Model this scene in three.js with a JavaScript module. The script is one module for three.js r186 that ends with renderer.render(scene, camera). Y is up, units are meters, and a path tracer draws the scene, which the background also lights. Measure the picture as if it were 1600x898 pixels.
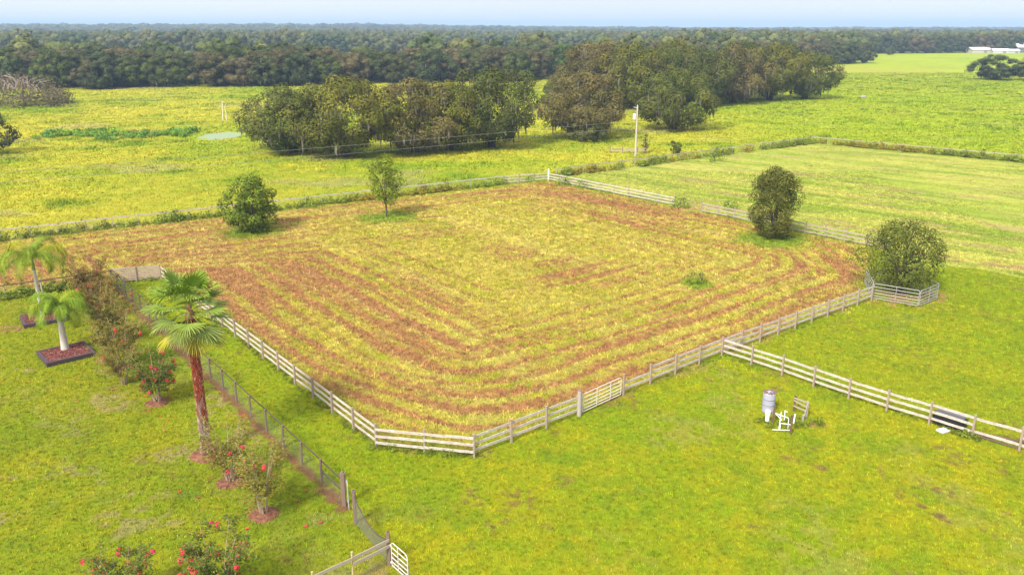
import * as THREE from 'three';
import { mergeGeometries } from 'three/addons/utils/BufferGeometryUtils.js';

// ---------------------------------------------------------------- camera, sky, sun, exposure
const scene = new THREE.Scene();
const camera = new THREE.PerspectiveCamera(38.1, 1600 / 898, 0.5, 30000);
camera.position.set(0, 22, 0);
camera.rotation.set(-17.46 * Math.PI / 180, 0, 0);
const renderer = new THREE.WebGLRenderer({ antialias: true });
renderer.toneMapping = THREE.LinearToneMapping;
renderer.toneMappingExposure = 2.5;
renderer.shadowMap.enabled = true;
{ // thin high overcast: pale blue-white, a little brighter overhead, faint streaks of cloud
  const W = 512, H = 256, d = new Float32Array(W * H * 4);
  for (let j = 0; j < H; j++) for (let i = 0; i < W; i++) {
    const el = ((j + .5) / H - .5) * Math.PI, az = (i + .5) / W * 2 * Math.PI, s = Math.max(0, Math.sin(el));
    const px = Math.cos(az) * Math.cos(el) / (s + .22), pz = Math.sin(az) * Math.cos(el) / (s + .22);
    const cl = Math.sin(px * 1.3 + 1.7 * Math.sin(pz * .9)) * .5 + Math.sin(pz * 2.1 + px * .6 + 2) * .3;
    const L = .405 * (1 + .55 * s) * (1 + .05 * cl), w = Math.min(1, s * 1.2 + .12 * (cl + .5));
    const k = (j * W + i) * 4;
    d[k] = L * (.97 + .02 * w); d[k + 1] = L * .995; d[k + 2] = L * (1.07 - .04 * w); d[k + 3] = 1;
  }
  const t = new THREE.DataTexture(d, W, H, THREE.RGBAFormat, THREE.FloatType);
  t.mapping = THREE.EquirectangularReflectionMapping; t.magFilter = t.minFilter = THREE.LinearFilter; t.needsUpdate = true;
  scene.background = t; scene.environment = t;
}
const sun = new THREE.DirectionalLight(new THREE.Color(1, .94, .83), 2.9);
sun.position.set(-55, 95, 25); sun.target.position.set(0, 0, -60);
sun.castShadow = true; sun.shadow.radius = 22; sun.shadow.mapSize.set(2048, 2048);
Object.assign(sun.shadow.camera, { left: -160, right: 160, top: 160, bottom: -160, near: 1, far: 500 });
scene.add(sun, sun.target);
scene.fog = new THREE.FogExp2(new THREE.Color(.50, .70, 1.0), 0.00023);

// ---------------------------------------------------------------- helpers
const V = (x, y, z) => new THREE.Vector3(x, y, z);
function RNG(a) { return () => { a |= 0; a = a + 0x6D2B79F5 | 0; let t = Math.imul(a ^ a >>> 15, 1 | a); t = t + Math.imul(t ^ t >>> 7, 61 | t) ^ t; return ((t ^ t >>> 14) >>> 0) / 4294967296; }; }
const h2 = (i, j, s) => { let h = Math.imul(i, 374761393) + Math.imul(j, 668265263) + Math.imul(s, 1274126177) | 0; h = Math.imul(h ^ h >>> 13, 1274126177); h = Math.imul(h ^ h >>> 15, 2246822519); return ((h ^ h >>> 16) >>> 0) / 4294967296; };
function noise(x, y, s = 0) {
  const i = Math.floor(x), j = Math.floor(y); let u = x - i, v = y - j; u = u * u * (3 - 2 * u); v = v * v * (3 - 2 * v);
  const a = h2(i, j, s), b = h2(i + 1, j, s), c = h2(i, j + 1, s), d = h2(i + 1, j + 1, s);
  return a + (b - a) * u + (c - a) * v + (a - b - c + d) * u * v;
}
const fbm = (x, y, s = 0) => noise(x, y, s) * .54 + noise(x * 2.03 + 7, y * 2.03, s + 1) * .29 + noise(x * 4.1, y * 4.1 + 3, s + 2) * .17;
const clamp = (x, a = 0, b = 1) => x < a ? a : x > b ? b : x;
const ss = (a, b, x) => { x = clamp((x - a) / (b - a)); return x * x * (3 - 2 * x); };
const mix3 = (a, b, t) => [a[0] + (b[0] - a[0]) * t, a[1] + (b[1] - a[1]) * t, a[2] + (b[2] - a[2]) * t];
const taken = {};
const numbered = n => { const k = taken[n] = (taken[n] ?? -1) + 1; return k ? n + '_' + String(k).padStart(3, '0') : n; };
function info(o, label, category, group, kind) { if (label) o.userData.label = label; if (category) o.userData.category = category; if (group) o.userData.group = group; if (kind) o.userData.kind = kind; return o; }
function thing(name, label, category, [x, z] = [0, 0], turn = 0, group, y = 0) {
  const o = new THREE.Group(); o.name = numbered(name); o.position.set(x, y, z); o.rotation.y = turn; scene.add(o);
  return info(o, label, category, group);
}
function part(name, geo, mat, parent) { const m = new THREE.Mesh(geo, mat); m.name = name; m.castShadow = m.receiveShadow = true; parent.add(m); return m; }
function solo(name, geo, mat, label, category, group, kind) { const m = part(numbered(name), geo, mat, scene); return info(m, label, category, group, kind); }
function copyOf(o, [x, z], turn, scale, label, group) {
  const c = o.clone(); c.name = numbered(o.name.replace(/_\d{3}$/, '')); c.userData = { ...o.userData, label, group: group ?? o.userData.group };
  c.position.set(x, 0, z); c.rotation.y = turn; c.scale.set(...(Array.isArray(scale) ? scale : [scale, scale, scale])); scene.add(c); return c;
}
const matte = o => new THREE.MeshPhysicalMaterial({ roughness: 1, specularIntensity: .25, side: THREE.DoubleSide, ...o });
const mat = (r, g, b, rough = .9, o = {}) => new THREE.MeshStandardMaterial({ color: new THREE.Color().setRGB(r, g, b), roughness: rough, side: THREE.DoubleSide, ...o });
const vmat = (rough = .85, o = {}) => matte({ vertexColors: true, roughness: rough, ...o });
// triangle soup with vertex colours
class Soup {
  constructor() { this.p = []; this.c = []; }
  tri(a, b, c, col) { this.p.push(...a, ...b, ...c); for (let k = 0; k < 3; k++) this.c.push(col[0], col[1], col[2]); }
  quad(a, b, c, d, col) { this.tri(a, b, c, col); this.tri(a, c, d, col); }
  leaf(x, y, z, nx, ny, nz, len, wid, rng, col) { // a diamond-shaped leaf face around a point, facing roughly n
    let ax = rng() - .5, ay = rng() - .5, az = rng() - .5; const dn = ax * nx + ay * ny + az * nz; ax -= dn * nx; ay -= dn * ny; az -= dn * nz;
    let l = Math.hypot(ax, ay, az) || 1; ax /= l; ay /= l; az /= l;
    const bx = ny * az - nz * ay, by = nz * ax - nx * az, bz = nx * ay - ny * ax, L = len / 2, w = wid / 2;
    const P = this.p, C = this.c;
    P.push(x - ax * L, y - ay * L, z - az * L, x + bx * w, y + by * w, z + bz * w, x + ax * L, y + ay * L, z + az * L,
      x - ax * L, y - ay * L, z - az * L, x + ax * L, y + ay * L, z + az * L, x - bx * w, y - by * w, z - bz * w);
    for (let k = 0; k < 6; k++) C.push(col[0], col[1], col[2]);
  }
  tube(pts, r0, r1, sides, col) { // tapered tube through points
    const n = pts.length; let prev = null;
    for (let i = 0; i < n; i++) {
      const a = pts[Math.max(0, i - 1)], b = pts[Math.min(n - 1, i + 1)], t = b.clone().sub(a).normalize();
      const u = Math.abs(t.y) > .9 ? V(1, 0, 0) : V(0, 1, 0), s = u.clone().cross(t).normalize(), q = t.clone().cross(s), r = r0 + (r1 - r0) * i / (n - 1), ring = [];
      for (let k = 0; k < sides; k++) { const A = k / sides * 2 * Math.PI; const v = pts[i].clone().addScaledVector(s, Math.cos(A) * r).addScaledVector(q, Math.sin(A) * r); ring.push([v.x, v.y, v.z]); }
      if (prev) for (let k = 0; k < sides; k++) { const m = (k + 1) % sides; this.quad(prev[k], prev[m], ring[m], ring[k], col); }
      prev = ring;
    }
  }
  geo() {
    const g = new THREE.BufferGeometry(); g.setAttribute('position', new THREE.BufferAttribute(new Float32Array(this.p), 3)); g.setAttribute('color', new THREE.BufferAttribute(new Float32Array(this.c), 3));
    g.computeVertexNormals(); this.p = this.c = null; return g;
  }
}
function scatter(name, geo, material, list, label, category, kind = 'stuff', parent = scene) { // list: [x,y,z,turn,sx,sy,r,g,b,tilt]
  const m = new THREE.InstancedMesh(geo, material, list.length), M = new THREE.Matrix4(), q = new THREE.Quaternion(), e = new THREE.Euler(), c = new THREE.Color();
  list.forEach((a, i) => { e.set(a[9] ?? 0, a[3], 0, 'YXZ'); M.compose(V(a[0], a[1], a[2]), q.setFromEuler(e), V(a[4], a[5], a[4])); m.setMatrixAt(i, M); if (a[6] !== undefined) m.setColorAt(i, c.setRGB(a[6], a[7], a[8])); });
  m.name = numbered(name); m.castShadow = m.receiveShadow = true; parent.add(m); return info(m, label, category, null, kind);
}
function dataTex(w, h, fn, srgb = true) {
  const d = new Uint8Array(w * h * 4);
  for (let j = 0; j < h; j++) for (let i = 0; i < w; i++) {
    const c = fn(i, j), k = (j * w + i) * 4;
    for (let q = 0; q < 3; q++) { const v = clamp(c[q]); d[k + q] = 255 * (srgb ? (v <= .0031308 ? v * 12.92 : 1.055 * Math.pow(v, 1 / 2.4) - .055) : v); } d[k + 3] = 255;
  }
  const t = new THREE.DataTexture(d, w, h); t.magFilter = THREE.LinearFilter; t.minFilter = THREE.LinearMipmapLinearFilter; t.generateMipmaps = true; if (srgb) t.colorSpace = THREE.SRGBColorSpace; t.needsUpdate = true; return t;
}

// ---------------------------------------------------------------- ground: what grows where (world metres)
// corner points of the place
const C0 = [-7.41, -40.71], C1 = [-2.02, -39.65], CG = [3.97, -44.61], CH = [6.94, -47.47], CX = [14.66, -54.0], CE = [30.15, -66.2], CL = [-31.9, -72.3], CP = [-35.8, -71.1],
  CB = [5.41, -122.48], CR = [37.8, -83.4], BL = [-55.5, -86.0], GE = [-8.06, -35.0];
const lineOf = (a, b) => { const dx = b[0] - a[0], dz = b[1] - a[1], l = Math.hypot(dx, dz); return { ax: a[0], az: a[1], ux: dx / l, uz: dz / l, l }; };
const off = (L, x, z) => (x - L.ax) * -L.uz + (z - L.az) * L.ux;      // signed distance from a line
const along = (L, x, z) => (x - L.ax) * L.ux + (z - L.az) * L.uz;
const Lleft = lineOf(C0, CL), Lfront = lineOf(C1, CE), Lcorner = lineOf(C0, C1), Lright = lineOf(CR, CB), Lback = lineOf(BL, CB), Lgard = lineOf(GE, CP),
  Lcross = lineOf(CX, [27.47, -40.35]), Lrend = lineOf(CE, CR), LH1 = lineOf([6.84, -126.3], [59.5, -164.9]), LH2 = lineOf([59.5, -164.9], [95, -132.6]);
// orient signs so that the middle of the paddock is inside
const SG = (() => { const m = [0, -75]; return { l: Math.sign(off(Lleft, ...m)), f: Math.sign(off(Lfront, ...m)), k: Math.sign(off(Lcorner, ...m)), r: Math.sign(off(Lright, ...m)), b: Math.sign(off(Lback, ...m)), e: Math.sign(off(Lrend, ...m)), g: Math.sign(off(Lgard, -30, -45)), x: Math.sign(off(Lcross, 35, -55)) }; })();
function rows(x, z) {
  const t = along(Lleft, x, z), a = off(Lleft, x, z) * SG.l + ss(39, 47, t) * 15;
  const b = Math.min(off(Lfront, x, z) * SG.f, off(Lcorner, x, z) * SG.k), c = off(Lright, x, z) * SG.r, e = off(Lback, x, z) * SG.b, r = off(Lrend, x, z) * SG.e;
  const inside = Math.min(a, b, c, e, r), la = Math.min(a, c), lb = Math.min(b, e, r + 2), R = 13;
  const d = la < R && lb < R ? R - Math.hypot(R - la, R - lb) : Math.min(la, lb);
  return [inside, d, t, along(Lfront, x, z), ss(-5, 5, lb - la)];
}
const blob = (x, z, cx, cz, ru, rv) => { const u = (x - cx) * .62 + (z - cz) * .78, v = (x - cx) * .78 - (z - cz) * .62; return Math.exp(-(u * u) / (ru * ru) - (v * v) / (rv * rv)); };
const GREEN = [.155, .225, .005], YEL = [.27, .255, .006], PALE = [.20, .215, .06], SOIL = [.20, .085, .05], STRAW = [.31, .245, .07];
function meadow(x, z, s = 0) {
  const n1 = fbm(x * .07, z * .07, 11 + s), n2 = fbm(x * .31, z * .31, 21 + s), n3 = noise(x * 1.7, z * 1.7, 31 + s);
  let c = mix3(GREEN, YEL, ss(.12, .88, n1 * .34 + n2 * .33 + n3 * .33));
  c = mix3(c, PALE, .35 * ss(.58, .74, fbm(x * .23 + 40, z * .23, 41 + s)) * ss(.3, .6, n3));
  c = mix3(c, [.105, .175, .008], .4 * ss(.6, .76, fbm(x * .5 + 9, z * .5, 43 + s)));
  c = mix3(c, [.18, .12, .035], .7 * ss(.64, .76, fbm(x * .42 + 90, z * .42, 51 + s)) * ss(.5, .75, noise(x * 3.4, z * 3.4, 52)));
  return c;
}
function pasture(x, z) {
  const n1 = fbm(x * .022, z * .03, 61), n2 = fbm(x * .12, z * .16, 71), n3 = noise(x * .6, z * .6, 81), right = ss(20, 70, x + (z + 150) * .1);
  let c = mix3([.36, .335, .025], [.18, .26, .008], ss(.30, .74, n1 * .45 + n2 * .4 + n3 * .15 + .02 * right));
  c = mix3(c, [.225, .30, .008], .72 * right);
  c = mix3(c, [.29, .26, .10], .55 * ss(.6, .75, fbm(x * .06 + 33, z * .09, 91)) * (1 - .7 * right));
  c = mix3(c, [.11, .18, .012], .6 * ss(.64, .74, n2) * ss(.4, .6, n3));
  c = mix3(c, [.33, .24, .06], .8 * Math.exp(-(((x - 165) / 60) ** 2) - ((z + 455) / 45) ** 2) * ss(.35, .6, n2));
  return c;
}
const hayDir = [.76, .65];
function hayfield(x, z) {
  const u = x * hayDir[0] + z * hayDir[1], v = x * hayDir[1] - z * hayDir[0];
  const st = fbm(u * .045, v * .42, 101), st2 = fbm(u * .16, v * 1.15, 111), n = fbm(x * .09, z * .09, 121);
  let c = mix3([.23, .29, .03], [.36, .345, .07], ss(.3, .7, st * .45 + st2 * .3 + n * .25));
  c = mix3(c, [.135, .2, .02], .6 * ss(.56, .72, fbm(u * .1, v * .6, 131)));
  return mix3(c, [.30, .215, .10], .55 * ss(.6, .74, fbm(u * .12 + 5, v * .5, 141)));
}
function tilled(x, z, [inside, d, tl, tf, w]) {
  const wob = (fbm(x * .04, z * .04, 151) - .5) * 2.2 + (noise(x * .3, z * .3, 152) - .5) * .4;
  const ph = (d + wob) / 1.95, f = ph - Math.floor(ph), row = .5 + .5 * Math.cos(f * 6.2832);
  const fine = noise(x * 1.9, z * 1.9, 161), fine2 = noise(x * 4.3, z * 4.3, 171), big = fbm(x * .06, z * .06, 181);
  const red = .22 + .38 * blob(x, z, -13, -63, 16, 8) + .38 * blob(x, z, -24, -74, 12, 8) + .36 * blob(x, z, 5, -76, 15, 4.5) + .3 * blob(x, z, 29, -78, 7, 9) + .34 * blob(x, z, 14, -105, 18, 6) + .25 * blob(x, z, -39, -82, 9, 9)
    - .42 * blob(x, z, 1, -92, 15, 9) - .36 * blob(x, z, 2, -67, 9, 5) - .33 * blob(x, z, -8, -80, 16, 5) - .3 * blob(x, z, 13, -87, 14, 4) + .25 * ss(14, 4, d);
  const q2 = (d + wob) / .65, row2 = .5 + .5 * Math.cos((q2 - Math.floor(q2)) * 6.2832), sharp = row * row, D = d + wob * .6;
  const lay = (f, g, sd) => fbm(D * f, tl * g, sd) * w + fbm(D * f, tf * g + 31, sd + 5) * (1 - w), streak = lay(.95, .045, 611), thin = lay(2.3, .10, 621), front = ss(17, 9, d);
  const amt = .10 + red * .62 + (sharp - .3) * (.22 + .42 * front) + (streak - .5) * 1.1 + (thin - .5) * 1.15 + (row2 - .5) * .1 + (fine - .5) * .3 + (fine2 - .5) * .6 + (big - .5) * .35;
  let base = mix3([.225, .235, .01], [.35, .29, .045], ss(.25, .75, fbm(x * .4, z * .4, 191) * .6 + fine2 * .4 + .1));
  const su = x * .62 + z * .78, sv = x * .78 - z * .62; base = mix3(base, [.41, .35, .08], .45 * ss(.52, .7, fbm(su * .05, sv * .55, 196)));
  base = mix3(base, [.35, .30, .07], .45 * ss(.5, .8, noise(x * .9 + d * .3, z * .9, 195)) * (1 - row));
  const soil = mix3([.34, .165, .072], [.22, .092, .042], fine2);
  return mix3(base, soil, .9 * ss(.12, .85, amt));
}
const soilSpots = [[-38.4, -59.3, 1.6, 1.1], [-28.2, -53.2, 1.1, .8], [33, -66.5, 3.6, 2.6], [36, -67.6, 2, 1.5], [-5.6, -28.6, 1.6, 1.4], [22.6, -103.2, 3, 2], [17.6, -43.4, 1.1, .7]];
const greenSpots = [[-15, -97.5, 4.2], [-29.2, -90.3, 4.5], [28.2, -86.8, 5], [16.5, -70.7, 1.8]];
const tracks = [[[14.5, -40.0], [17, -37.9], [22.5, -31.7]], [[15.6, -41.2], [18.6, -38.6], [24.5, -32.8]]].map(t => [lineOf(t[0], t[1]), lineOf(t[1], t[2])]);
function ground(x, z) { // base colour of what covers the ground at a point, and how tall it stands
  const wx = x + (noise(x * .7, z * .7, 201) - .5) * 1.6, wz = z + (noise(x * .7 + 50, z * .7, 202) - .5) * 1.6;
  let c, tall = .09;
  const rw = rows(wx, wz), ins = rw[0];
  const beyondBack = off(Lback, x, z) * SG.b < 0 && x < 6.2;
  const rightField = !beyondBack && off(Lright, x, z) * SG.r < 0;
  const g = off(Lgard, x, z) * SG.g;
  if (ins > .2) {
    c = tilled(x, z, rows(x, z)); const edge = ss(2.2, .3, ins); if (edge > 0) c = mix3(c, mix3(meadow(x, z), STRAW, .3), edge * .85); tall = .12;
    for (const s of greenSpots) { const q = Math.hypot(x - s[0], z - s[1]) + (noise(x * 1.2, z * 1.2, 205) - .5) * 2; if (q < s[2]) c = mix3(c, [.125, .2, .01], .85 * ss(s[2], s[2] * .5, q)); }
  } else if (beyondBack || z < -128) { c = pasture(x, z); tall = .32; if (rightField && off(LH1, x, z) > 0 && off(LH2, x, z) > 0) { c = hayfield(x, z); tall = .1; } }
  else if (rightField || (x > 38 && z < -76)) { c = hayfield(x, z); tall = .1; }
  else {
    c = meadow(x, z);
    if (g > 0) { c = mix3(c, [.17, .185, .012], .3); c = mix3(c, [.26, .215, .08], .7 * ss(.54, .72, fbm(x * .33 + 70, z * .45, 211)) * ss(.35, .6, noise(x * 2.4, z * 2.4, 212))); c = mix3(c, [.125, .185, .006], .5 * ss(.5, .7, fbm(x * .17 + 20, z * .17, 213))); }
    else if (x < -3 && z < -34) c = mix3(c, [.16, .22, .004], .4);
    else if (off(Lcross, x, z) * SG.x > 0) c = mix3(c, [.15, .21, .006], .35);
    if (x < -36 && z < -70) { c = mix3(c, [.30, .26, .05], .6 * ss(.3, .6, fbm(x * .3, z * .3, 214))); tall = .16; }
  }
  // strip of bark and bare soil along the garden fence and the bare patches of orange soil
  const gl = along(Lgard, x, z);
  if (gl > -.5 && gl < 46) { const q = Math.abs(g - .15) + (noise(x * 2.6, z * 2.6, 221) - .5) * .55; if (q < .45) { c = mix3(c, [.17, .075, .045], .85 * ss(.45, .15, q)); tall = .05; } }
  for (const s of soilSpots) { const q = Math.hypot((x - s[0]) / s[2], (z - s[1]) / s[3]) + (fbm(x * .9, z * .9, 231) - .5) * 1.1; if (q < 1) c = mix3(c, [.30, .165, .085], .75 * ss(1, .4, q) * ss(.3, .6, noise(x * 2.3, z * 2.3, 232))); }
  for (const t of tracks) for (const L of t) { const a = along(L, x, z); if (a > 0 && a < L.l) { const q = Math.abs(off(L, x, z) + (noise(x * .6, z * .6, 241) - .5) * .8); if (q < .3) { const m = ss(.42, .62, fbm(x * 1.1, z * 1.1, 251)); c = mix3(c, [.15, .09, .04], .8 * m * ss(.3, .12, q) * ss(.45, .65, noise(x * 3.1, z * 3.1, 253))); } } }
  // worn track running right from the paddock corner
  if (x > 38 && x < 75) { const q = Math.abs(z + 81.2 - (x - 41) * .72) + (fbm(x * .35, z * .35, 261) - .5) * 2.6; if (q < 1.5) c = mix3(c, [.27, .17, .085], .75 * ss(1.5, .5, q) * ss(.3, .55, noise(x * 1.1, z * 1.1, 262))); }
  return [c, tall, ins];
}
const shade = (c, x, z) => { const k = .80 + .4 * h2(Math.floor(x * 20), Math.floor(z * 20), 271) * .5 + .4 * noise(x * 6.5, z * 6.5, 281) * .5, j = noise(x * 9, z * 9, 291) - .5; return [c[0] * k * (1 + .22 * j), c[1] * k * (1 - .04 * j), c[2] * k]; };
function relief(x, z) {
  const [ins, d] = rows(x, z); let h = .03 * fbm(x * .3, z * .3, 301);
  if (ins > 0) { const wob = (fbm(x * .04, z * .04, 151) - .5) * 2.2 + (noise(x * .3, z * .3, 152) - .5) * .4, ph = (d + wob) / 1.95; h += ss(0, 2, ins) * (.06 * (1 - Math.cos((ph - Math.floor(ph)) * 6.2832)) + .16 * noise(x * 1.9, z * 1.9, 161) * noise(x * 4.3, z * 4.3, 171)); }
  return h;
}
function sheet(name, x0, x1, z0, z1, n, m, res, y, useRelief, label) {
  const g = new THREE.PlaneGeometry(x1 - x0, z1 - z0, n, m); g.rotateX(-Math.PI / 2); g.translate((x0 + x1) / 2, 0, (z0 + z1) / 2);
  const p = g.attributes.position, uv = g.attributes.uv;
  for (let i = 0; i < p.count; i++) { const x = p.getX(i), z = p.getZ(i); uv.setXY(i, (x - x0) / (x1 - x0), (z - z0) / (z1 - z0)); const e = Math.min(x - x0, x1 - x, z - z0, z1 - z); p.setY(i, y + (useRelief ? relief(x, z) * ss(0, 2, e) : 0)); }
  g.computeVertexNormals();
  const t = dataTex(res, res, (i, j) => { const x = x0 + (i + .5) / res * (x1 - x0), z = z0 + (j + .5) / res * (z1 - z0); const k = useRelief ? .82 : 1, c = shade(ground(x, z)[0], x, z); return [c[0] * k, c[1] * k, c[2] * k]; });
  t.wrapS = t.wrapT = THREE.ClampToEdgeWrapping;
  return solo(name, g, matte({ map: t }), label, 'ground', null, 'structure');
}
sheet('ground', -7000, 7000, -13000, 400, 40, 40, 64, -.16, false, 'green pasture land reaching to the horizon');
sheet('pasture', -420, 480, -860, -60, 60, 60, 1536, -.10, false, 'wide yellow-green pasture behind the fences');
sheet('rough_pasture', -160, 160, -310, -70, 60, 60, 2048, -.05, false, 'weedy pasture around the moss-hung oaks');
sheet('paddock_ground', -56, 56, -132, -20, 400, 400, 2048, 0, true, 'freshly cut paddock and mown lawns inside the fences');

// ---------------------------------------------------------------- grass
function tuft(seed, n, r, h, w, lean = .6) {
  const R = RNG(seed), s = new Soup();
  for (let i = 0; i < n; i++) {
    const a = R() * 6.283, q = Math.sqrt(R()) * r, x = Math.cos(a) * q, z = Math.sin(a) * q, b = R() * 6.283, hh = h * (.55 + .6 * R()), l = hh * lean * (.3 + R()), c = Math.cos(b) * w / 2, d = Math.sin(b) * w / 2, k = .82 + .36 * R();
    s.tri([x - c, -.01, z - d], [x + c, -.01, z + d], [x + Math.cos(b + 1.2) * l, hh, z + Math.sin(b + 1.2) * l], [k * (1 + .12 * (R() - .5)), k, k]);
  }
  return s.geo();
}
const inWedge = (x, z, m = 3) => Math.abs(x) < .625 * -z + m;
const grassMat = vmat(.9);
{
  const R = RNG(5), short = [[], [], []], straw = [[], []];
  for (let z = -26.5; z > -131; ) {
    const step = .21 + Math.max(0, -z - 40) * .0032;
    for (let x = -.63 * -z - 3; x < .63 * -z + 3; x += step) {
      const X = x + (R() - .5) * step, Z = z - R() * step; if (Math.abs(X) > 55.5 || Z < -131) continue;
      const [c, tall, ins] = ground(X, Z), cc = shade(c, X, Z), k = .7 + 1.0 * Math.pow(R(), 1.3), y = relief(X, Z) - .01, hu = (R() - .5) * .16; cc[0] *= 1 + hu; cc[1] *= 1 - hu * .2;
      if (off(Lback, X, Z) * SG.b < 0 && Z < -80 && X < 6) continue;
      const a = [X, y, Z, R() * 6.283, step / .21 * (.8 + .5 * R()), (tall / .09) * (.7 + .8 * R()) * (1 + (step - .21)), cc[0] * k, cc[1] * k, cc[2] * k];
      (ins > .3 ? straw[R() * 2 | 0] : short[R() * 3 | 0]).push(a);
    }
    z -= step;
  }
  short.forEach((l, i) => scatter('short_grass', tuft(40 + i, 11, .13, .10, .034, 1.0), grassMat, l, 'short mown grass of the lawns and meadows', 'grass'));
  straw.forEach((l, i) => scatter('cut_straw', tuft(50 + i, 11, .17, .09, .036, 1.9), grassMat, l, 'cut stalks and dry straw lying in rows', 'straw'));
  const rough = [[], []], RR = RNG(6);
  for (let z = -78; z > -420; ) {
    const step = .62 + Math.max(0, -z - 90) * .0065;
    for (let x = -.63 * -z - 3; x < .63 * -z + 3; x += step) {
      const X = x + (RR() - .5) * step, Z = z - RR() * step;
      if (Math.abs(X) < 55.5 && Z > -131 && !(off(Lback, X, Z) * SG.b < 0 && X < 6)) continue;
      if (inPond(X, Z)) continue;
      const [c, tall] = ground(X, Z), cc = shade(c, X, Z), k = .85 + .45 * RR(), hay = tall < .2 ? .3 : 1;
      rough[RR() * 2 | 0].push([X, -.06, Z, RR() * 6.283, step / .62 * (.8 + .6 * RR()), hay * (.5 + RR() * .9) * (1 + .7 * ss(.55, .75, fbm(X * .12, Z * .16, 71))), cc[0] * k, cc[1] * k, cc[2] * k]);
    }
    z -= step;
  }
  rough.forEach((l, i) => scatter('rough_grass', tuft(60 + i, 20, .5, .26, .075, 1.3), grassMat, l, 'tall rough grass of the back pasture', 'grass'));
}
function inPond(x, z) { return Math.hypot((x + 61) / 4.6, (z + 176) / 6.5) < 1.05; }

// ---------------------------------------------------------------- timber, paint, metal
const paintTex = dataTex(512, 128, (i, j) => {
  const peel = fbm(i * .035, j * .12, 401) * .65 + noise(i * .16, j * .3, 402) * .35, g = noise(i * .02, j * .9, 403);
  const wood = mix3([.26, .20, .165], [.40, .33, .27], g), paint = mix3([.44, .395, .35], [.62, .575, .53], noise(i * .05, j * .05, 404));
  return mix3(paint, wood, ss(.46, .58, peel + .10 * (g - .5)));
});
paintTex.wrapS = paintTex.wrapT = THREE.RepeatWrapping;
const woodTex = dataTex(128, 512, (i, j) => { const g = fbm(i * .22, j * .012, 411), k = noise(i * .6, j * .03, 412); return mix3([.70, .66, .62], [1, 1, 1], g * .7 + k * .3); });
woodTex.wrapS = woodTex.wrapT = THREE.RepeatWrapping;
const M = {
  rail: new THREE.MeshStandardMaterial({ map: paintTex, roughness: .85 }),
  post: mat(.36, .28, .235, .95, { map: woodTex }), greyPost: mat(.40, .36, .34, .95, { map: woodTex }), darkWood: mat(.10, .068, .055, .95, { map: woodTex }), midWood: mat(.22, .15, .12, .95, { map: woodTex }),
  wornRail: mat(.42, .35, .29, .95, { map: woodTex }), blackWood: mat(.075, .05, .06, .9, { map: woodTex }), paleWood: mat(.55, .44, .22, .9, { map: woodTex }),
  white: mat(.80, .79, .77, .5), roof: mat(.58, .58, .59, .6), oldWhite: mat(.55, .52, .49, .7), galv: mat(.42, .41, .43, .55, { metalness: .3 }), wire: mat(.16, .16, .14, .7), concrete: mat(.55, .54, .52, .9), brown: mat(.17, .10, .075, .95, { map: woodTex }),
};
const unitRails = [], RV = RNG(77);
for (let k = 0; k < 8; k++) {
  const g = new THREE.BoxGeometry(1, .145, .032, 6, 1, 1), p = g.attributes.position, uv = g.attributes.uv, o = RV(), o2 = RV(), bend = [0, 0, 0, 0, 0, 0, 0].map(() => (RV() - .5) * .022);
  for (let i = 0; i < p.count; i++) { const q = Math.round((p.getX(i) + .5) * 6); p.setY(i, p.getY(i) + bend[q]); p.setZ(i, p.getZ(i) + bend[6 - q] * .5); uv.setXY(i, p.getX(i) * .9 + o * 7, uv.getY(i) * .45 + o2); }
  g.computeVertexNormals(); unitRails.push(g);
}
function chamferPost(w) { // square post with a bevelled head, unit height
  const s = w / 2, b = w * .3, S = new THREE.Shape(); const c = w * .12;
  S.moveTo(-s + c, -s); S.lineTo(s - c, -s); S.lineTo(s, -s + c); S.lineTo(s, s - c); S.lineTo(s - c, s); S.lineTo(-s + c, s); S.lineTo(-s, s - c); S.lineTo(-s, -s + c);
  const g = new THREE.ExtrudeGeometry(S, { depth: 1, bevelEnabled: true, bevelSize: -b * .25, bevelOffset: 0, bevelThickness: .012, bevelSegments: 1, steps: 1 }); g.rotateX(-Math.PI / 2); return g;
}
const postGeo = chamferPost(.13), roundPost = new THREE.CylinderGeometry(.062, .07, 1, 9, 1).translate(0, .5, 0), slimPost = chamferPost(.085);
const RF = RNG(91);
function wireMesh(len, h, dx = .15, dy = .12, t = .0042) { // woven wire panel, joined, along +x
  const g = []; for (let y = .06; y <= h + .001; y += dy) g.push(new THREE.BoxGeometry(len, t, t).translate(len / 2, y, 0));
  for (let x = dx / 2; x < len; x += dx) g.push(new THREE.BoxGeometry(t, h, t).translate(x, h / 2, .004));
  return mergeGeometries(g);
}
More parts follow.
